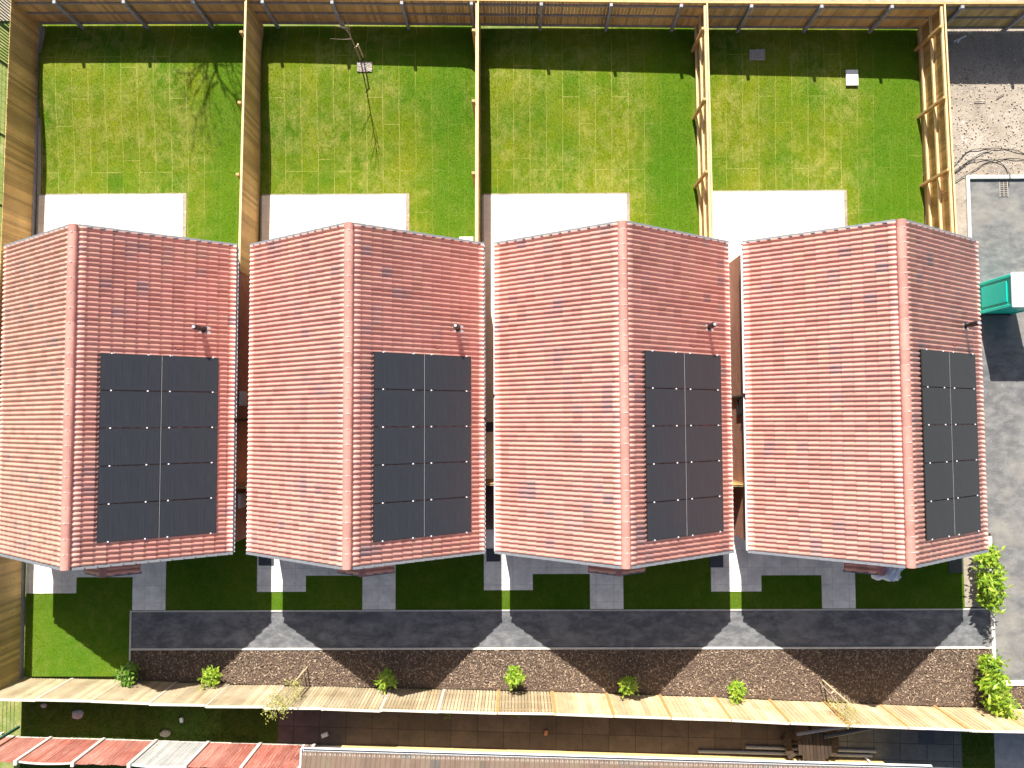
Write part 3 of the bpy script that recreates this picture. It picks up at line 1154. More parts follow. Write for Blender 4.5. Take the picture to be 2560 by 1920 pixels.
    ux, uz = math.cos(SL), -math.sin(SL)
    nx, nz = math.sin(SL), math.cos(SL)
    P = []
    for h in (0.03, 0.05):
        P.append([(fx + ux * a + nx * h, fy + b_, fz + uz * a + nz * h) for a, b_ in ((-0.16, -0.15), (0.2, -0.15), (0.2, 0.14), (-0.16, 0.14))])
    fs.hexa(P[0], P[1])
    fs.build('flashing', M['lead'], flue)
    # vent tile
    vt = MB()
    vx, vy = 2.44, 1.56
    vz = ZR - vx * tp
    P = []
    for h, k in ((0.03, 1.0), (0.085, 0.8)):
        P.append([(vx + ux * a * k + nx * h, vy + b_ * k, vz + uz * a * k + nz * h) for a, b_ in ((-0.09, -0.05), (0.09, -0.05), (0.09, 0.05), (-0.09, 0.05))])
    vt.hexa(P[0], P[1])
    vt.build('roof_vent', M['vent_red'], root)
    # solar array: 2 columns x 5 rows
    px0, px1, py1, py0 = 0.685, 3.50, 1.305, -4.40
    pw = (px1 - px0) / 2
    phh = (py1 - py0) / 5
    OFF = 0.115
    wv = pw / math.cos(SL)
    pm = MB()
    g_ = 0.012
    pm.box(g_, wv - g_, g_, phh - g_, -0.03, 0.0)
    pmesh = pm.build('solar_panel', M['solar_frame']).data
    bpy.data.objects.remove(bpy.data.objects['solar_panel'])
    gm = MB()
    gm.box(g_ + 0.011, wv - g_ - 0.011, g_ + 0.011, phh - g_ - 0.011, 0.0005, 0.002)
    gmesh = gm.build('panel_glass', M['solar']).data
    bpy.data.objects.remove(bpy.data.objects['panel_glass'])
    cm = MB()
    cm.box(-0.02, 0.02, -0.018, 0.018, 0.0, 0.016)
    cmesh = cm.build('clamp', M['clamp']).data
    bpy.data.objects.remove(bpy.data.objects['clamp'])
    for col in range(2):
        for row in range(5):
            p = bpy.data.objects.new('solar_panel', pmesh)
            COL.objects.link(p)
            p.parent = root
            xx = px0 + col * pw
            p.location = (xx, py0 + row * phh, ZR - xx * tp + OFF / math.cos(SL) * 1.0)
            p.rotation_euler = (0, SL, 0)
            q = bpy.data.objects.new('panel_glass', gmesh)
            COL.objects.link(q)
            q.parent = p
            for fr in ((0.18, 0.77) if col == 0 else (0.14, 0.89)):
                c = bpy.data.objects.new('clamp', cmesh)
                COL.objects.link(c)
                c.parent = p
                c.location = (fr * wv, phh if row < 4 else phh - 0.01, 0.001)
                if row == 0:
                    c = bpy.data.objects.new('clamp', cmesh)
                    COL.objects.link(c)
                    c.parent = p
                    c.location = (fr * wv, 0.01, 0.001)
    tm = MB()
    xx = px0 + pw
    zz = ZR - xx * tp + OFF / math.cos(SL)
    tm.bar((xx, py0 + 0.01, zz - 0.008), (xx, py1 - 0.01, zz - 0.010), 0.007, 0.008)
    tm.build('panel_joint', M['lead'], root)
    for fr in (0.18, 0.77, 1.14, 1.89):
        rl = MB()
        a = fr * pw + px0
        z = ZR - a * tp
        rl.bar((a + nx * 0.07, py0 - 0.03, z + nz * 0.07), (a + nx * 0.07, py1 + 0.03, z + nz * 0.07), 0.035, 0.03)
        rl.build('mounting_rail', M['metal'], root)
    return root


labels = ['red tiled bungalow beside the left boundary fence, its roof cut by the photo edge',
          'red tiled bungalow behind the garden holding the bare sapling, second from the left fence',
          'red tiled bungalow between the other two middle fences, its garden without any slab or sapling',
          'red tiled bungalow beside the car park, with a white sheet caught on its porch canopy']
proto = make_house(labels[0], HX[0])
for i in (1, 2, 3):
    h = copy_tree(proto)
    h.location = (HX[i], 0, 0)
    h['label'] = labels[i]


# ------------------------------------------------------------------ fences
def board_run(m, p, q, z0, z1, out, bw=0.1, th=0.018, lap=0.014, ragged=0.006, zf=None, gap=0.004):
    """feather-edged vertical boards from p to q (2d), thickness towards `out` side"""
    p, q = Vector(p), Vector(q)
    d = q - p
    Ln = d.length
    d.normalize()
    nrm = Vector((-d.y, d.x)) * out
    n = int(Ln / bw)
    for k in range(n):
        a = p + d * (k * Ln / n)
        b = p + d * ((k + 1) * Ln / n - gap)
        t0, t1 = 0.004 + random.uniform(0, 0.004), th + random.uniform(0, 0.006)
        zz0 = z0 if zf is None else zf((a.x + b.x) / 2, (a.y + b.y) / 2) + z0
        zz1 = z1 + random.uniform(-ragged, ragged)
        A0, B0 = a, b
        A1, B1 = a + nrm * t0, b + nrm * t1
        pts = [(A0.x, A0.y), (B0.x, B0.y), (B1.x, B1.y), (A1.x, A1.y)]
        if out < 0:
            pts = pts[::-1]
        m.prism(pts, zz0, zz1)


FH = 1.72
# north fence: posts and rails towards the gardens, boards beyond
root = thing('timber_fence', 'long brown north fence with grey posts along the garden ends', 'fence', (0, 13.8, 0))
IN = Matrix.Translation((0, -13.8, 0))


def kid(mb, name, mat, parent, **k):
    o = mb.build(name, mat, parent, **k)
    o.matrix_parent_inverse = parent.matrix_basis.inverted()
    return o


m = MB()
xs = [-17.7, -9.4, -1.25, 6.7, 14.9, 24]
for a, b in zip(xs[:-1], xs[1:]):
    board_run(m, (a, nfy(a)), (b, nfy(b)), 0.06, FH, 1, bw=0.125)
kid(m, 'board_panel', M['wood_brown'], root)
for zc in (0.16, 0.85, 1.5):
    m = MB()
    for a, b in zip(xs[:-1], xs[1:]):
        m.bar((a, nfy(a) - 0.035, zc), (b, nfy(b) - 0.035, zc), 0.06, 0.075)
    kid(m, 'rail', M['rail_grey'], root)
m = MB()
for a, b in zip(xs[:-1], xs[1:]):
    m.bar((a, nfy(a) + 0.012, FH + 0.02), (b, nfy(b) + 0.012, FH + 0.02), 0.07, 0.03)
kid(m, 'capping', M['post_gold'], root)
x = 13.127 + 2.43 * 4
while x > -18:
    m = MB()
    y = nfy(x) - 0.13
    m.box(x - 0.055, x + 0.055, y - 0.06, y + 0.06, -0.2, FH + 0.06)
    kid(m, 'post', M['post_grey'], root, bevel=0.012)
    x -= 2.432

# left boundary fence: boards face the gardens
root = thing('timber_fence', 'brown left boundary fence of close vertical boards beside the first garden', 'fence', (-17.66, 2, 0))
m = MB()
lx = [(-17.60, 14.0), (-17.68, 7.5), (-17.72, 4.0), (-17.72, -6.0), (-17.70, -9.95)]
for (a, b) in zip(lx[:-1], lx[1:]):
    board_run(m, a, b, 0.14, 1.74, 1, bw=0.11)
kid(m, 'board_panel', M['wood_brown'], root)
m = MB()
for (a, b) in zip(lx[:-1], lx[1:]):
    m.bar((a[0] + 0.012, a[1], 0.06), (b[0] + 0.012, b[1], 0.06), 0.045, 0.2)
kid(m, 'gravel_board', M['concrete'], root)
for zc in (0.4, 1.0, 1.6):
    m = MB()
    for (a, b) in zip(lx[:-1], lx[1:]):
        m.bar((a[0] - 0.04, a[1], zc), (b[0] - 0.04, b[1], zc), 0.06, 0.08)
    kid(m, 'rail', M['post_gold'], root)
for y in np.arange(-9.5, 13.5, 2.45):
    m = MB()
    xx = float(np.interp(y, [p[1] for p in lx[::-1]], [p[0] for p in lx[::-1]]))
    m.box(xx - 0.18, xx - 0.075, y - 0.05, y + 0.05, -0.2, 1.3)
    kid(m, 'post', M['post_gold'], root)

# dividers: boards on the east face, rails and posts on the west
DL = ['golden timber fence between the first and second gardens, showing its plain boarded face',
      'timber fence seen edge-on between the second and third gardens',
      'narrow golden fence with rails between the third and fourth gardens',
      'golden railed fence between the fourth garden and the bare soil']
DX = [(-9.33, -9.445), (-1.25, -1.285), (6.695, 6.765), (14.90, 15.06)]
for i in range(4):
    xa, xb = DX[i]
    ya, yb = nfy(xa) - 0.06, (4.35 if i == 0 else 5.0)
    root = thing('timber_fence', DL[i], 'fence', ((xa + xb) / 2, 9.4, 0), 0, 'timber fences between the gardens')
    fxx = lambda y, xa=xa, xb=xb, ya=ya, yb=yb: xa + (xb - xa) * (ya - y) / (ya - yb)
    m = MB()
    board_run(m, (xb, yb), (xa, ya), 0.1, 1.78, -1, bw=0.11)
    kid(m, 'board_panel', M['wood_brown'] if i == 0 else M['wood_gold'], root)
    m = MB()
    m.bar((xb, yb, 0.07), (xa, ya, 0.07), 0.04, 0.22)
    kid(m, 'gravel_board', M['post_gold'], root)
    for zc in (0.32, 0.98, 1.66):
        m = MB()
        m.bar((xb - 0.045, yb, zc), (xa - 0.045, ya, zc), 0.075, 0.085)
        kid(m, 'rail', M['rail_gold'], root)
    m = MB()
    m.bar((xb + 0.008, yb, 1.80), (xa + 0.008, ya, 1.80), 0.05, 0.025)
    kid(m, 'capping', M['rail_gold'], root)
    for y in (12.75, 10.25, 7.72, 5.2):
        m = MB()
        xx = fxx(y)
        m.box(xx - 0.20, xx - 0.09, y - 0.045, y + 0.045, -0.2, 1.80)
        kid(m, 'post', M['post_gold'], root, bevel=0.006)

# south fence: overlapping bays between slim posts
root = thing('closeboard_fence', 'pale weathered timber fence running behind the bark bed', 'fence', (0, -10.4, 0))
joints = [-17.72, -15.92, -14.08, -12.18, -10.30, -8.35, -6.42, -4.49, -2.58, -0.64, 1.26, 3.19, 5.08, 7.05, 8.97, 10.89, 12.84, 14.80, 16.85, 18.75, 20.6, 22.5]
for k, (a, b) in enumerate(zip(joints[:-1], joints[1:])):
    m = MB()
    h = 2.0 + random.uniform(-0.02, 0.02)
    ya, yb = sfy(a) - 0.03, sfy(b) - 0.03
    tw = random.uniform(-0.025, 0.025)
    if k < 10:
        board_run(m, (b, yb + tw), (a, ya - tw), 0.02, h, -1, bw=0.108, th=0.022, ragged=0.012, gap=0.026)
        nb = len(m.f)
        m.bar((a + 0.02, ya - tw - 0.012, h / 2), (b - 0.02, yb + tw - 0.012, h / 2), 0.012, h - 0.06)  # backing added behind the gaps, shade put into its colour
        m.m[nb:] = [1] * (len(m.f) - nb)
    else:
        board_run(m, (b, yb + tw), (a, ya - tw), 0.02, h, -1, bw=0.15, th=0.022, ragged=0.01, gap=0.002)
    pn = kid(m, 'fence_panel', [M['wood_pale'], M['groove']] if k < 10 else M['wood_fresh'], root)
    m = MB()
    m.bar((a + 0.02, ya - 0.02 - tw, h + 0.01), (b - 0.02, yb - 0.02 + tw, h + 0.01), 0.07, 0.03)
    c = m.build('capping', M['wood_pale_cap'], pn)
    m = MB()
    for zc in (0.3, 1.0, 1.7):
        m.bar((a + 0.02, ya - 0.03 - tw, zc), (b - 0.02, yb - 0.03 + tw, zc), 0.05, 0.07)
    c = m.build('rail', M['post_gold'], pn)
for a in joints:
    m = MB()
    m.box(a - 0.05, a + 0.05, sfy(a) - 0.10, sfy(a) + (-0.02 if a < -1 else 0.012), -0.2, 2.0)
    kid(m, 'post', M['wood_pale_cap'] if a < -1 else M['post_tan'], root, bevel=0.006)
m = MB()
m.bar((13.4, sfy(13.4) - 0.03, 2.05), (14.9, sfy(14.9) - 0.03, 2.06), 0.05, 0.03)
kid(m, 'loose_batten', M['white_pvc'], root)

# red fence between concrete posts
root = thing('red_fence', 'faded red panel fence with concrete posts and one grey panel', 'fence', (-12, -11.9, NZ))
rp = [-18.15, -16.30, -14.44, -12.60, -10.77, -8.946, -7.068]


def rfy(x):
    return -11.735 - (x + 17.2) * 0.0285


for a in rp:
    m = MB()
    m.box(a - 0.055, a + 0.055, rfy(a) - 0.16, rfy(a) - 0.0, NZ - 0.2, NZ + 1.98)
    kid(m, 'post', M['conc_post'], root, bevel=0.012)
for k, (a, b) in enumerate(zip(rp[:-1], rp[1:])):
    m = MB()
    n = 16
    w_ = (b - a - 0.11) / n
    for j in range(n):
        x0 = a + 0.055 + j * w_
        t = (j + 0.5) / n * 2 - 1
        sag = 0.10 * (1 - t * t)
        top = NZ + (1.86 - 0.12 * 0 + (sag if k in (1, 3) else 0.06 + 0.03 * math.sin(k * 3 + j)))
        yy = rfy(x0) - 0.085 + random.uniform(-0.004, 0.004)
        m.box(x0 + 0.002, x0 + w_ - 0.002, yy, yy + 0.018, NZ + 0.04, top)
    pn = kid(m, 'fence_panel', M['grey_boards'] if k == 3 else M['red_boards'], root)
    if k in (1, 3):
        c = MB()
        for j in range(n):
            t0, t1 = j / n * 2 - 1, (j + 1) / n * 2 - 1
            x0, x1 = a + 0.055 + j * w_, a + 0.055 + (j + 1) * w_
            c.bar((x0, rfy(x0) - 0.08, NZ + 1.87 + 0.10 * (1 - t0 * t0)), (x1, rfy(x1) - 0.08, NZ + 1.87 + 0.10 * (1 - t1 * t1)), 0.05, 0.03)
        c.build('capping', M['white_pvc'] if k == 3 else M['conc_post'], pn)
    c = MB()
    c.bar((a + 0.06, rfy(a) - 0.075, NZ + 0.02), (b - 0.06, rfy(b) - 0.075, NZ + 0.02), 0.05, 0.1)
    c.build('gravel_board', M['conc_post'], pn)

# green steel fence outside the left boundary
root = thing('steel_fence', 'green steel mesh and railing fence outside the left boundary', 'fence', (-17.95, 0, 0))
m = MB()
for y in np.arange(11.9, 16.5, 0.11):
    m.box(-18.02, -17.99, y - 0.014, y + 0.014, 0.0, 1.9)
kid(m, 'railing_bars', M['green_steel'], root)
m = MB()
for z in np.arange(0.1, 1.9, 0.2):
    m.bar((-18.0, 11.8, z), (-18.0, -9.6, z), 0.008)
for y in np.arange(-9.5, 11.8, 0.25):
    m.bar((-18.004, y, 0.05), (-18.004, y, 1.9), 0.006)
kid(m, 'mesh_panel', M['green_steel'], root)
for y in (15.5, 13.2, 11.85, 9.3, 6.8, 4.3, 1.8, -0.7, -3.2, -5.7, -8.2):
    m = MB()
    m.box(-18.06, -17.97, y - 0.03, y + 0.03, -0.15, 2.0)
    kid(m, 'post', M['green_steel'], root)

root = thing('steel_fence', 'green steel mesh fence at the end of the shaded yard with its corner post', 'fence', (-17.6, -10.8, 0))
m = MB()
for z in np.arange(0.5, 1.9, 0.2):
    m.bar((-17.62, -9.95, z), (-17.62, -11.5, z), 0.01)
kid(m, 'mesh_panel', M['green_steel'], root)
m = MB()
m.box(-17.67, -17.59, -11.6, -11.52, 0.2, 1.9)
kid(m, 'post', M['green_steel'], root)

# side gates between the houses
for i, (x, y) in enumerate([(-9.07, -3.0), (-0.86, -2.93), (7.35, -3.0)]):
    a, b = HX[i] + 3.75, HX[i + 1] - 3.75
    root = thing('side_gate', ['dark timber side gate between the first two bungalows', 'timber side gate between the two middle bungalows',
                               'timber side gate between the third bungalow and the last one'][i], 'gate', ((a + b) / 2, y, 0), 0, 'side gates between the bungalows')
    m = MB()
    board_run(m, (a + 0.07 - (a + b) / 2, 0), (b - 0.07 - (a + b) / 2, 0), 0.06, 1.76, 1)
    m.build('gate_boards', M['wood_gold'], root)
    m = MB()
    for zc in (0.3, 1.0, 1.68):
        m.bar((a + 0.07 - (a + b) / 2, -0.03, zc), (b - 0.07 - (a + b) / 2, -0.03, zc), 0.05, 0.08)
    m.build('gate_frame', M['rail_gold'], root)
    for s, xx in ((1, a), (-1, b)):
        m = MB()
        xx = xx - (a + b) / 2 + s * 0.035
        m.box(xx - 0.03, xx + 0.03, -0.05, 0.05, 0, 1.84)
        m.build('gate_post', M['post_gold'], root)

# ------------------------------------------------------------------ plants
def leaf_cluster(m, c, n, spread, size, up=0.5, droop=0.3):
    """n pointed leaves of two folded quads round a centre"""
    for _ in range(n):
        p = Vector(c) + Vector((random.gauss(0, spread[0]), random.gauss(0, spread[1]), random.gauss(0, spread[2])))
        d = Vector((random.gauss(0, 1), random.gauss(0, 1), random.uniform(-droop, up))).normalized()
        ln = size * random.uniform(0.7, 1.3)
        w = ln * random.uniform(0.32, 0.45)
        s = d.cross(Vector((0, 0, 1)))
        if s.length < 0.05:
            s = Vector((1, 0, 0))
        s.normalize()
        s = (s + Vector((0, 0, random.uniform(-0.5, 0.5)))).normalized() * w / 2
        nn = s.cross(d).normalized()
        b = len(m.v)
        mid = p + d * ln * 0.5 - nn * w * 0.12
        m.v += [tuple(p), tuple(mid + s), tuple(p + d * ln), tuple(mid - s), tuple(p + d * ln * 0.5)]
        m.f += [(b, b + 1, b + 2, b + 4), (b, b + 4, b + 2, b + 3)]
        m.m += [0, 0]


def shrub(name, label, loc, h, r, nl, leafm, group, size=0.11, stems=6):
    root = thing(name, label, 'shrub', loc, 0, group)
    st = MB()
    lf = MB()
    for k in range(stems):
        a = 2 * math.pi * k / stems + random.uniform(-0.4, 0.4)
        rr = r * random.uniform(0.45, 1.0) * (0.25 if k == 0 else 1)
        hh = h * random.uniform(0.7, 1.05)
        p1 = (math.cos(a) * rr * 0.4, math.sin(a) * rr * 0.4, hh * 0.45)
        p2 = (math.cos(a) * rr, math.sin(a) * rr, hh)
        st.tube([(0, 0, -0.03), p1, p2], [0.014, 0.01, 0.005], 5)
        for q in range(7):
            t = 0.3 + 0.7 * q / 6
            c = Vector(p1).lerp(Vector(p2), (t - 0.3) / 0.7) if t > 0.3 else Vector(p1)
            leaf_cluster(lf, c, max(2, nl // (stems * 7)), (r * 0.2, r * 0.2, h * 0.08), size)
    st.build('stem', M['bark_dark'], root)
    lf.build('foliage', leafm, root)
    return root


BL = [('dark green shrub half shaded at the bed corner by the front lawn', -13.60, -9.60, 'leaf_dark', 0.85, 0.36, 420),
      ('bright green shrub standing alone between the corner shrub and a wispy sapling', -10.72, -9.72, 'leaf_bright', 0.8, 0.33, 260),
      ('bright green shrub in shade below the second bungalow roof shadow', -4.53, -9.78, 'leaf_bright', 0.92, 0.30, 230),
      ('bright yellow-green shrub alone in the sun below the middle passage', -0.09, -9.72, 'leaf_bright', 0.85, 0.34, 280),
      ('mid green shrub at the edge of the third bungalow roof shadow', 3.89, -10.02, 'leaf_bright', 0.95, 0.32, 240),
      ('bright green shrub in the sun below the passage to the last bungalow', 7.67, -10.20, 'leaf_bright', 0.8, 0.32, 250)]
for lb, x, y, lm, h, r, nl in BL:
    nl = int(nl * 1.5)
    shrub('shrub', lb, (x, y, 0), h, r, nl, M[lm], 'young laurel shrubs in the bark bed', 0.15, 8)
HL = [('bushy laurel by the kerb, half under the last bungalow roof corner', 16.42, -5.65),
      ('bushy laurel by the kerb, middle one of the upper three', 16.42, -6.40),
      ('bushy laurel by the kerb next to the access road end', 16.45, -7.0),
      ('bushy laurel by the kerb just south of the access road', 16.45, -9.38),
      ('bushy laurel by the kerb, middle one of the lower three', 16.42, -10.0),
      ('bushy laurel by the kerb touching the pale fence', 16.62, -10.62)]
for lb, x, y in HL:
    shrub('laurel_shrub', lb, (x, y, 0), 1.2, 0.40, 340, M['leaf_bright'], 'laurels along the car park kerb', 0.21, 8)


def branch(m, tips, p, d, ln, r, depth, spread=0.6):
    q = p + d * ln
    m.tube([p, p.lerp(q, 0.5) + Vector((random.gauss(0, ln * 0.03), random.gauss(0, ln * 0.03), 0)), q], [r, r * 0.85, r * 0.65], 5)
    tips.append(q)
    if depth == 0:
        return
    for _ in range(random.choice((2, 2, 3))):
        dd = (d + Vector((random.gauss(0, spread), random.gauss(0, spread), random.gauss(0.05, 0.3)))).normalized()
        branch(m, tips, p.lerp(q, random.uniform(0.6, 1.0)), dd, ln * random.uniform(0.6, 0.85), r * 0.55, depth - 1, spread)


# bare sapling in the second garden
zt = float(gz(-5.6, 12.4))
root = thing('bare_sapling', 'leafless young tree tied to a short stake in the second garden', 'tree', (-5.62, 12.40, zt))
m = MB()
m.tube([(0, 0, -0.1), (0.02, 0.0, 0.9), (0.0, 0.02, 1.6), (-0.02, 0.02, 2.3)], [0.028, 0.024, 0.02, 0.014], 6)
m.build('trunk', M['bark'], root)
m = MB()
for pts in ([(0, 0.02, 1.55), (-0.25, -0.1, 1.75), (-0.62, -0.22, 2.05)], [(0, 0.02, 1.6), (0.05, 0.1, 2.2), (0.0, 0.24, 2.9)],
            [(-0.02, 0.02, 2.3), (-0.05, 0.02, 2.8), (-0.12, 0.06, 3.3)], [(-0.02, 0.02, 2.3), (-0.22, -0.1, 2.6), (-0.35, -0.15, 2.8)],
            [(-0.02, 0.02, 2.2), (0.1, 0.05, 2.5), (0.14, 0.08, 2.75)], [(-0.02, 0.02, 2.1), (0.08, -0.05, 2.35), (0.05, -0.1, 2.5)],
            [(-0.03, 0.02, 2.45), (-0.16, 0.0, 2.9), (-0.3, 0.05, 3.2)], [(-0.02, 0.02, 2.0), (-0.15, 0.06, 2.3), (-0.22, 0.08, 2.45)]):
    m.tube(pts, [0.013, 0.009, 0.005], 5)
m.build('branch', M['bark'], root)
m = MB()
m.tube([(0.10, 0.12, -0.1), (0.10, 0.12, 0.98)], 0.028, 8)
m.tube([(0.12, 0.12, 0.93), (-0.02, -0.01, 0.96)], 0.022, 6)
m.build('stake', M['stick'], root)

# staked wispy saplings in front of the south fence
for (lb, x, y, hs, h, nl) in (('wispy yellow-green sapling with a stake leaning over the pale fence', -7.60, -9.62, 1.6, 3.5, 480),
                              ('thin sapling on a pale stake by the tip of the last roof shadow', 10.75, -10.10, 2.2, 2.6, 260)):
    root = thing('sapling', lb, 'tree', (x, y, 0), 0, 'staked saplings in the bark bed')
    m = MB()
    m.tube([(0, 0, -0.1), (0.02, -0.12, h * 0.35), (-0.02, -0.25, h * 0.7), (0.0, -0.28, h)], [0.02, 0.016, 0.01, 0.004], 6)
    tips = []
    for k in range(16 if h > 3 else 8):
        z = h * random.uniform(0.4, 0.95)
        a = random.uniform(0, 6.28)
        branch(m, tips, Vector((0, -0.25 * z / h, z)), Vector((math.cos(a), math.sin(a), 0.5)).normalized(), 0.22, 0.004, 1)
    m.build('trunk', M['bark'], root)
    lf = MB()
    for t in tips:
        leaf_cluster(lf, t, max(1, nl // len(tips)), (0.09, 0.09, 0.12), 0.075, 0.4, 0.6)
    lf.build('crown', M['leaf_wispy'], root)
    m = MB()
    m.tube([(0.12, 0.05, -0.1), (0.10, 0.03, hs)], 0.026, 8)
    m.bar((0.12, 0.04, hs * 0.45), (0, -0.06, hs * 0.45), 0.03, 0.04)
    m.build('stake', M['stick'], root)

# budding tree north of the boundary whose shade falls on the first lawn
root = thing('bare_tree', 'tall twiggy budding tree standing beyond the north fence', 'tree', (-12.3, 19.6, -0.1))
m = MB()
tips = []
m.tube([(0, 0, -0.1), (0.05, 0.0, 2.5), (0.0, 0.05, 5.0), (0.05, 0, 7.0)], [0.16, 0.13, 0.10, 0.07], 8)
for k in range(15):
    a = k * 2.4
    branch(m, tips, Vector((0.02, 0.03, 4.8 + 0.18 * k)), Vector((math.cos(a) * 0.8, math.sin(a) * 0.8, 0.75)).normalized(), 0.95, 0.035, 3, 0.5)
m.build('trunk', M['bark_dark'], root)
lf = MB()
for t in tips:
    leaf_cluster(lf, t, 3, (0.15, 0.15, 0.15), 0.09)
lf.build('crown', M['leaf_wispy'], root)

# ------------------------------------------------------------------ garden and yard items
def plate(name, label, cat, x0, x1, y0, y1, z, th, mat, rz=0.0, group=None, bevel=0.006):
    m = MB()
    cx, cy = (x0 + x1) / 2, (y0 + y1) / 2
    hx, hy = (x1 - x0) / 2, (y1 - y0) / 2
    m.box(-hx, hx, -hy, hy, 0, th)
    o = m.build(name, mat, None, bevel=bevel)
    o.location = (cx, cy, z)
    o.rotation_euler = (0, 0, rz)
    return tag(o, label, cat, group)


# square soakaway of stones, two of them
for lb, (x0, x1, y0, y1) in (('square patch of pale gravel beside the bare sapling', (-5.74, -5.20, 11.97, 12.33)),
                             ('square gravel patch in the dark shade of the fourth garden', (8.64, 9.20, 12.37, 12.77))):
    z = float(gz((x0 + x1) / 2, (y0 + y1) / 2))
    m = MB()
    for k in range(420):
        x, y = random.uniform(x0, x1), random.uniform(y0, y1)
        s = random.uniform(0.012, 0.03)
        a = random.uniform(0, 3.14)
        c, d = math.cos(a) * s, math.sin(a) * s
        zz = float(gz(x, y)) + 0.025
        m.hexa([(x - c, y - d, zz), (x + d, y - c, zz), (x + c, y + d, zz), (x - d, y + c, zz)],
               [(x - c * .6, y - d * .6, zz + s), (x + d * .6, y - c * .6, zz + s), (x + c * .6, y + d * .6, zz + s), (x - d * .6, y + c * .6, zz + s)])
    m.box(x0, x1, y0, y1, z - 0.1, z + 0.03)
    tag(m.build('gravel_patch', M['gravel']), lb, 'gravel', 'gravel soakaway patches in the lawns')
z = float(gz(12.37, 11.69))
plate('cover_slab', 'white square cover slab lying on the fourth lawn at the shade edge', 'slab', 12.15, 12.59, 11.40, 11.98, z + 0.02, 0.06, M['pale_slab'])
plate('paving_slab', 'pale grey slab on the grass by the second bungalow rear corner', 'slab', -2.03, -1.52, 5.45, 5.92, 0.02, 0.05, M['pale_slab'])
CV = ['dark square cover on the front slab of the second bungalow', 'dark square cover on the front slab of the third bungalow',
      'dark square cover on the front slab of the last bungalow', 'dark square cover on the grass by the laurel hedge']
for lb, r in zip(CV, ((-9.25, -8.70, -5.96, -5.2), (-1.07, -0.57, -5.84, -5.38), (6.92, 7.40, -6.07, -5.3), (15.42, 15.93, -6.28, -5.4))):
    plate('access_cover', lb, 'cover', r[0], r[1], r[2], r[3], 0.031, 0.02, M['cover_dark'], group='dark access covers in the front gardens')
plate('access_cover', 'small dark cover in the passage between the middle bungalows', 'cover', -1.07, -0.79, -1.2, -0.85, 0.027, 0.015, M['cover_dark'])

# road gully
root = thing('gully_grate', 'iron gully grate in the car park corner under a black cable', 'drain', (17.88, 7.57, -0.02))
m = MB()
for k in range(8):
    y = -0.24 + k * 0.068
    m.box(-0.13, 0.13, y - 0.012, y + 0.012, 0.004, 0.02)
m.build('grate_bars', M['rail_grey'], root)
m = MB()
m.box(-0.16, -0.13, -0.28, 0.28, 0.002, 0.024)
m.box(0.13, 0.16, -0.28, 0.28, 0.002, 0.024)
m.box(-0.01, 0.01, -0.27, 0.27, 0.006, 0.026)
m.build('grate_frame', M['concrete'], root)
m = MB()
m.box(-0.129, 0.129, -0.279, 0.279, 0.001, 0.003)
m.build('gully_pit', M['black_pvc'], root)

# cables
CAB = [('black cable in the upper arc across the bare soil', [(15.94, 8.3), (16.4, 8.8), (16.7, 9.02), (17.05, 9.07), (17.49, 9.09), (18.03, 9.06), (18.38, 8.99), (18.81, 8.83), (20, 8.4)]),
       ('short black cable below the upper arc, ending in the rubble', [(15.94, 8.15), (16.59, 8.6), (17.04, 8.89), (17.44, 8.97)]),
       ('black cable curling down over the kerb onto the gully grate', [(15.93, 8.1), (16.49, 8.47), (16.84, 8.64), (17.33, 8.67), (17.67, 8.61), (17.91, 8.44), (18.05, 8.14), (18.06, 7.68)]),
       ('lowest black cable rising from the fence towards the right edge', [(15.92, 7.75), (16.73, 8.24), (17.23, 8.54), (17.73, 8.66), (18.12, 8.7), (18.86, 8.63), (20, 8.3)])]
for lb, pts in CAB:
    P = [Vector((x, y, 0)) for x, y in pts]
    Q = []
    for k in range(len(P) - 1):
        p0, p1, p2, p3 = P[max(k - 1, 0)], P[k], P[k + 1], P[min(k + 2, len(P) - 1)]
        for t in np.linspace(0, 1, 6)[:-1]:
            Q.append(0.5 * ((2 * p1) + (-p0 + p2) * t + (2 * p0 - 5 * p1 + 4 * p2 - p3) * t * t + (-p0 + 3 * p1 - 3 * p2 + p3) * t ** 3))
    Q.append(P[-1])
    for q in Q:
        q.z = 0.10 if (7.9 < q.y < 8.15 and q.x > 16.5) else 0.03 + 0.02 * math.sin(q.x * 9)
    m = MB()
    m.tube(Q, 0.013, 6)
    tag(m.build('cable', M['black_pvc'], smooth=True), lb, 'cable', None, None)['group'] = 'black cables on the bare soil'

m = MB()
m.bar((-0.22, -0.1, 0.02), (0.22, 0.1, 0.05), 0.06, 0.02)
m.bar((-0.1, -0.16, 0.03), (0.02, 0.02, 0.04), 0.05, 0.02)
o = m.build('plastic_offcut', M['white_pvc'])
o.location = (16.45, 13.2, 0)
tag(o, 'white plastic offcut lying in the shade of the soil corner', 'offcut')
for lb, x, y, rz, ln in (('longer thin stick lying on the bare soil', 17.11, 10.82, 0.0, 0.42), ('short slanted stick on the bare soil', 17.86, 11.03, 0.55, 0.34)):
    m = MB()
    m.tube([(-ln / 2, 0, 0.03), (0, 0.015, 0.04), (ln / 2, 0, 0.03)], 0.014, 6)
    o = m.build('stick', M['bark_dark'])
    o.location = (x, y, 0)
    o.rotation_euler = (0, 0, rz)
    tag(o, lb, 'stick')


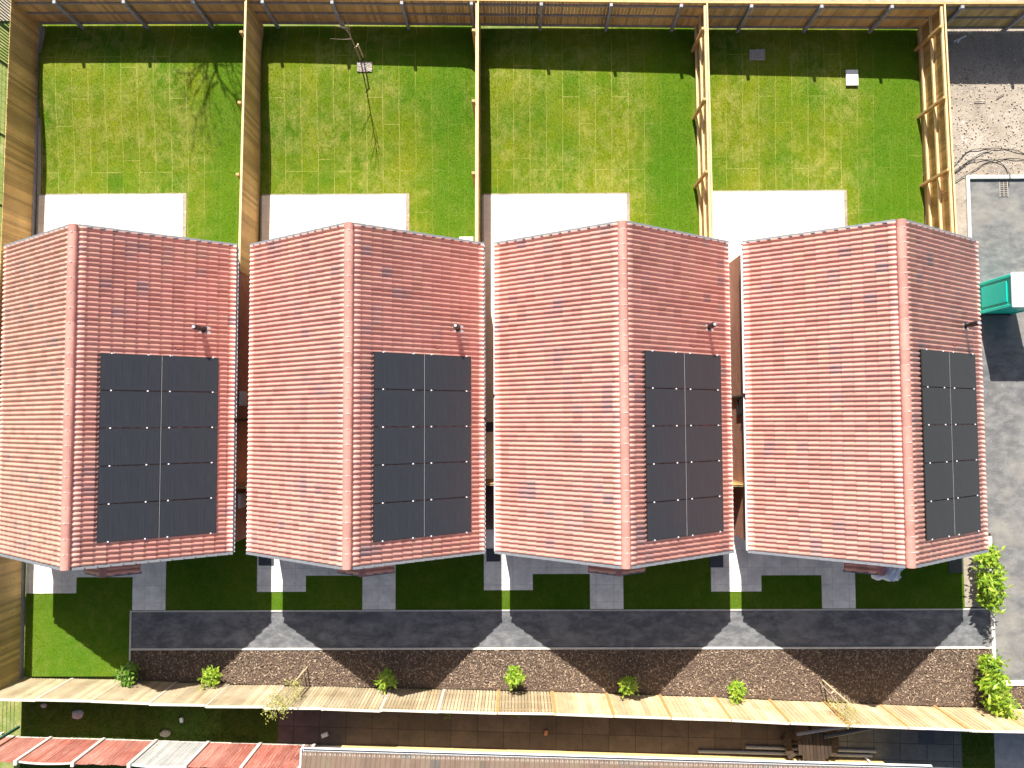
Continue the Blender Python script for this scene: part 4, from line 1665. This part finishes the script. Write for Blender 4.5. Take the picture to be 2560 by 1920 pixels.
def stone(name, label, loc, r, mat, flatten=0.45, rz=0.0, cat='stone'):
    import bmesh
    bm = bmesh.new()
    bmesh.ops.create_icosphere(bm, subdivisions=2, radius=1)
    for v in bm.verts:
        v.co *= random.uniform(0.85, 1.12)
        v.co.x *= r[0]
        v.co.y *= r[1]
        v.co.z *= min(r) * flatten
    me = bpy.data.meshes.new(name)
    bm.to_mesh(me)
    bm.free()
    me.materials.append(mat)
    o = bpy.data.objects.new(name, me)
    COL.objects.link(o)
    o.location = loc
    o.rotation_euler = (0, 0, rz)
    return tag(o, label, cat)


stone('stone', 'round pale stone in the middle of the shaded rough grass', (-15.40, -11.02, NZ + 0.02), (0.22, 0.17), M['concrete'], 0.5)
stone('stone', 'angular pinkish stone near the foot of the red fence', (-12.29, -11.67, NZ + 0.04), (0.2, 0.13), M['bark'], 0.6)
stone('stone', 'small pale stone near the corner of the shaded grass', (-16.6, -10.72, NZ + 0.02), (0.11, 0.09), M['concrete'], 0.5)
plate('concrete_block', 'small grey block standing in the shaded rough grass', 'block', -11.78, -11.68, -11.29, -11.13, NZ, 0.1, M['pale_slab'], 0.2)
plate('concrete_block', 'small pale block on the paving beside the shaded grass', 'block', -6.82, -6.60, -11.80, -11.67, NZ, 0.1, M['pale_slab'], 0.35)
plate('loose_brick', 'orange brick lying on the brown slabs of the yard', 'brick', 0.96, 1.07, -11.76, -11.59, NZ, 0.065, M['brick'], -0.2)
plate('dark_mat', 'dark square mat on the grey slabs of the yard', 'mat', 13.95, 14.52, -12.1, -11.5, NZ + 0.002, 0.02, M['cover_dark'])
for lb, x, y in (('green weed growing in a slab joint, the larger of two', -2.4, -11.05), ('small green weed in a slab joint', 0.0, -11.0)):
    m = MB()
    leaf_cluster(m, (0, 0, 0.06), 26, (0.06, 0.06, 0.03), 0.09)
    o = m.build('weed', M['leaf_dark'])
    o.location = (x, y, NZ)
    tag(o, lb, 'weed')

# white sheet caught on the last porch canopy
nx_, ny_ = 22, 12
X, Y = np.meshgrid(np.linspace(-0.42, 0.50, nx_), np.linspace(-0.24, 0.16, ny_))
h_ = rng.normal(0, 0.012, X.shape) + 0.05 * np.sin(X * 9 + Y * 6) * np.cos(Y * 11 + X * 3) + 0.03 * np.sin(X * 23 + 2)
edge = 0.05 * np.sin(X * 8 + 2) + 0.02 * np.sin(X * 29 + 1) - 0.1 * (1 - np.abs(X) / 0.45)
Zs = 3.18 - np.abs(X) * 0.684 + 0.14 + h_ - np.clip(-(Y + 0.1), 0, 1) ** 1.2 * 0.9
V = np.stack([(X + 0.06 * np.sin(Y * 14)).ravel(), (Y + edge * (Y < -0.1)).ravel(), Zs.ravel()], 1)
i = (np.arange(ny_ - 1)[:, None] * nx_ + np.arange(nx_ - 1)[None]).ravel()
F = np.stack([i, i + 1, i + nx_ + 1, i + nx_], 1)
o = np_mesh('plastic_sheet', V, F, M['sheet'])
o.location = (HX[3] + 0.33, -5.62, 0)
tag(o, 'crumpled white plastic sheet draped over the last bungalow porch canopy', 'sheet')

# portable toilet
root = thing('portable_toilet', 'teal portable toilet with a white roof on the car park', 'toilet', (17.37, 3.53, -0.02))
hx, hy, hh = 0.62, 0.565, 1.96
m = MB()
m.box(-hx + 0.03, hx - 0.03, -hy + 0.03, hy - 0.03, 0.1, hh)
m.build('cabin', M['teal'], root)
for (sx, sy) in ((1, 1), (1, -1), (-1, 1), (-1, -1)):
    m = MB()
    m.box(min(sx * hx, sx * (hx - 0.12)), max(sx * hx, sx * (hx - 0.12)), min(sy * hy, sy * (hy - 0.12)), max(sy * hy, sy * (hy - 0.12)), 0.1, hh - 0.02)
    m.build('corner_post', M['teal'], root, bevel=0.02)
for s in (1, -1):
    m = MB()
    for zz in ((0.3, 1.72),):
        m.box(min(s * (hx - .032), s * (hx - 0.005)), max(s * (hx - .032), s * (hx - 0.005)), -0.36, 0.36, zz[0], zz[1])
    m.build('side_panel', M['teal'], root, bevel=0.012)
m = MB()
m.box(-hx - 0.02, hx + 0.02, -hy - 0.02, hy + 0.02, 0.0, 0.1)
m.build('base', M['black_pvc'], root, bevel=0.015)
m = MB()
m.box(-hx - 0.02, hx + 0.02, -hy - 0.04, hy + 0.04, hh, hh + 0.11)
rf = m.build('roof', M['white_gloss'], root, bevel=0.05)
rf.modifiers[0].segments = 4
m = MB()
m.tube([(0.3, -0.38, hh + 0.1), (0.3, -0.38, hh + 0.26)], 0.05, 10)
m.build('vent_pipe', M['black_pvc'], rf)
m = MB()
m.box(-0.4, 0.4, hy - 0.029, hy - 0.004, 0.14, 1.88)
dr = m.build('door', M['teal'], root, bevel=0.01)
m = MB()
m.bar((0.3, hy + 0.01, 0.95), (0.3, hy + 0.01, 1.1), 0.03)
m.build('handle', M['black_pvc'], dr)

# ------------------------------------------------------------------ neighbour's bungalow at the bottom edge
root = thing('bungalow', 'cream rendered bungalow with brown tiles beyond the shaded yard', 'house', (2.5, -12.33, NZ), NA)
W0, W1 = -8.6, 10.15
m = MB()
m.box(W0, W1, -7.5, 0.0, -0.2, 2.05)
m.build('wall', M['render_cream'], root)
pitch2 = R(28)
V, F, UV = tiled_slope('roof', 20.3, 4.2, pitch2, None, None, 1, 1.96 + 4.2 * math.tan(pitch2), 0.0, roll=0.16, gauge=0.33, rh=0.03)
# turn the slope so that it falls to the north
Vn = np.stack([V[:, 1] + W0 - 0.85, V[:, 0] - 3.63, V[:, 2]], 1)
V2 = np.stack([V[:, 1] + W0 - 0.85, -V[:, 0] - 4.77, V[:, 2]], 1)
rf = roof_mesh('roof', [(Vn, F[:, ::-1], UV), (V2, F, UV)], M['tile_old'], root)
m = MB()
m.bar((W0 - 0.85, 0.65, 2.06 - 0.10), (W1 + 0.7, 0.65, 2.06 - 0.10), 0.11, 0.09)
gt = m.build('gutter', M['white_pvc'], root, bevel=0.02)
m = MB()
m.bar((W0 - 0.83, 0.655, 2.06 - 0.052), (W1 + 0.68, 0.655, 2.06 - 0.052), 0.045, 0.006)
m.build('gutter_channel', M['dark_pvc'], gt)
m = MB()
m.box(W0 - 0.85, W1 + 0.7, 0.53, 0.59, 1.78, 2.0)
m.box(W0 - 0.85, W1 + 0.7, 0.032, 0.53, 1.78, 1.81)
m.build('fascia', M['white_pvc'], root)
m = MB()
m.box(W0 - 0.92, W0 - 0.87, -8.5, 0.69, 1.7, 2.08)
m.build('bargeboard', M['white_pvc'], root)
m = MB()
m.tube([(9.6, 0.65, 1.95), (9.6, 0.6, 1.8), (9.6, 0.07, 1.55), (9.6, 0.07, 0.02)], 0.035, 8)
m.build('downpipe', M['white_pvc'], root)

# picnic table, pipes
root = thing('picnic_table', 'dark round slatted picnic table with curved benches in the yard shade', 'table', (10.08, -11.86, NZ), 0.05)
m = MB()
for k in range(9):
    x = -0.5 + k * 0.125
    l = math.sqrt(max(0.02, 0.56 ** 2 - x * x))
    m.box(x - 0.056, x + 0.056, -l, l, 0.72, 0.75)
m.build('tabletop', M['wood_dark'], root)
for k in range(4):
    a0 = k * math.pi / 2 + math.pi / 4 * 0
    m = MB()
    for j in range(-3, 4):
        a = a0 + j * 0.17
        c, s = math.cos(a), math.sin(a)
        p, q = (0.68 * c, 0.68 * s, 0.44), (0.94 * c, 0.94 * s, 0.44)
        m.bar(p, q, 0.13, 0.03)
    m.build('bench', M['wood_dark'], root)
for k in range(4):
    a = k * math.pi / 2
    c, s = math.cos(a), math.sin(a)
    m = MB()
    m.bar((0.15 * c, 0.15 * s, 0.68), (0.92 * c, 0.92 * s, 0.02), 0.06, 0.09)
    m.bar((0, 0, 0.38), (0.9 * c, 0.9 * s, 0.38), 0.05, 0.08)
    m.build('leg', M['wood_dark'], root)
PI = [('longer grey pipe lying nearest the cream wall', (6.3, -12.30, NZ + 0.06), (12.3, -12.46, NZ + 0.06), 'grey_pvc', 0.055),
      ('grey pipe lying beside the longer one under the table', (7.95, -12.16, NZ + 0.06), (12.45, -12.31, NZ + 0.06), 'grey_pvc', 0.055),
      ('light grey pipe leaning from the picnic table to the pale fence', (9.45, -11.42, NZ + 0.82), (11.4, -10.98, NZ + 1.1), 'grey_pvc', 0.055),
      ('thick dark pipe leaning from the picnic table to the pale fence', (10.35, -11.5, NZ + 0.82), (12.3, -11.05, NZ + 1.0), 'dark_pvc', 0.075)]
for lb, a, b, mt, r in PI:
    m = MB()
    m.tube([a, b], r, 12)
    tag(m.build('plastic_pipe', M[mt], smooth=False), lb, 'pipe', 'plastic pipes in the yard')
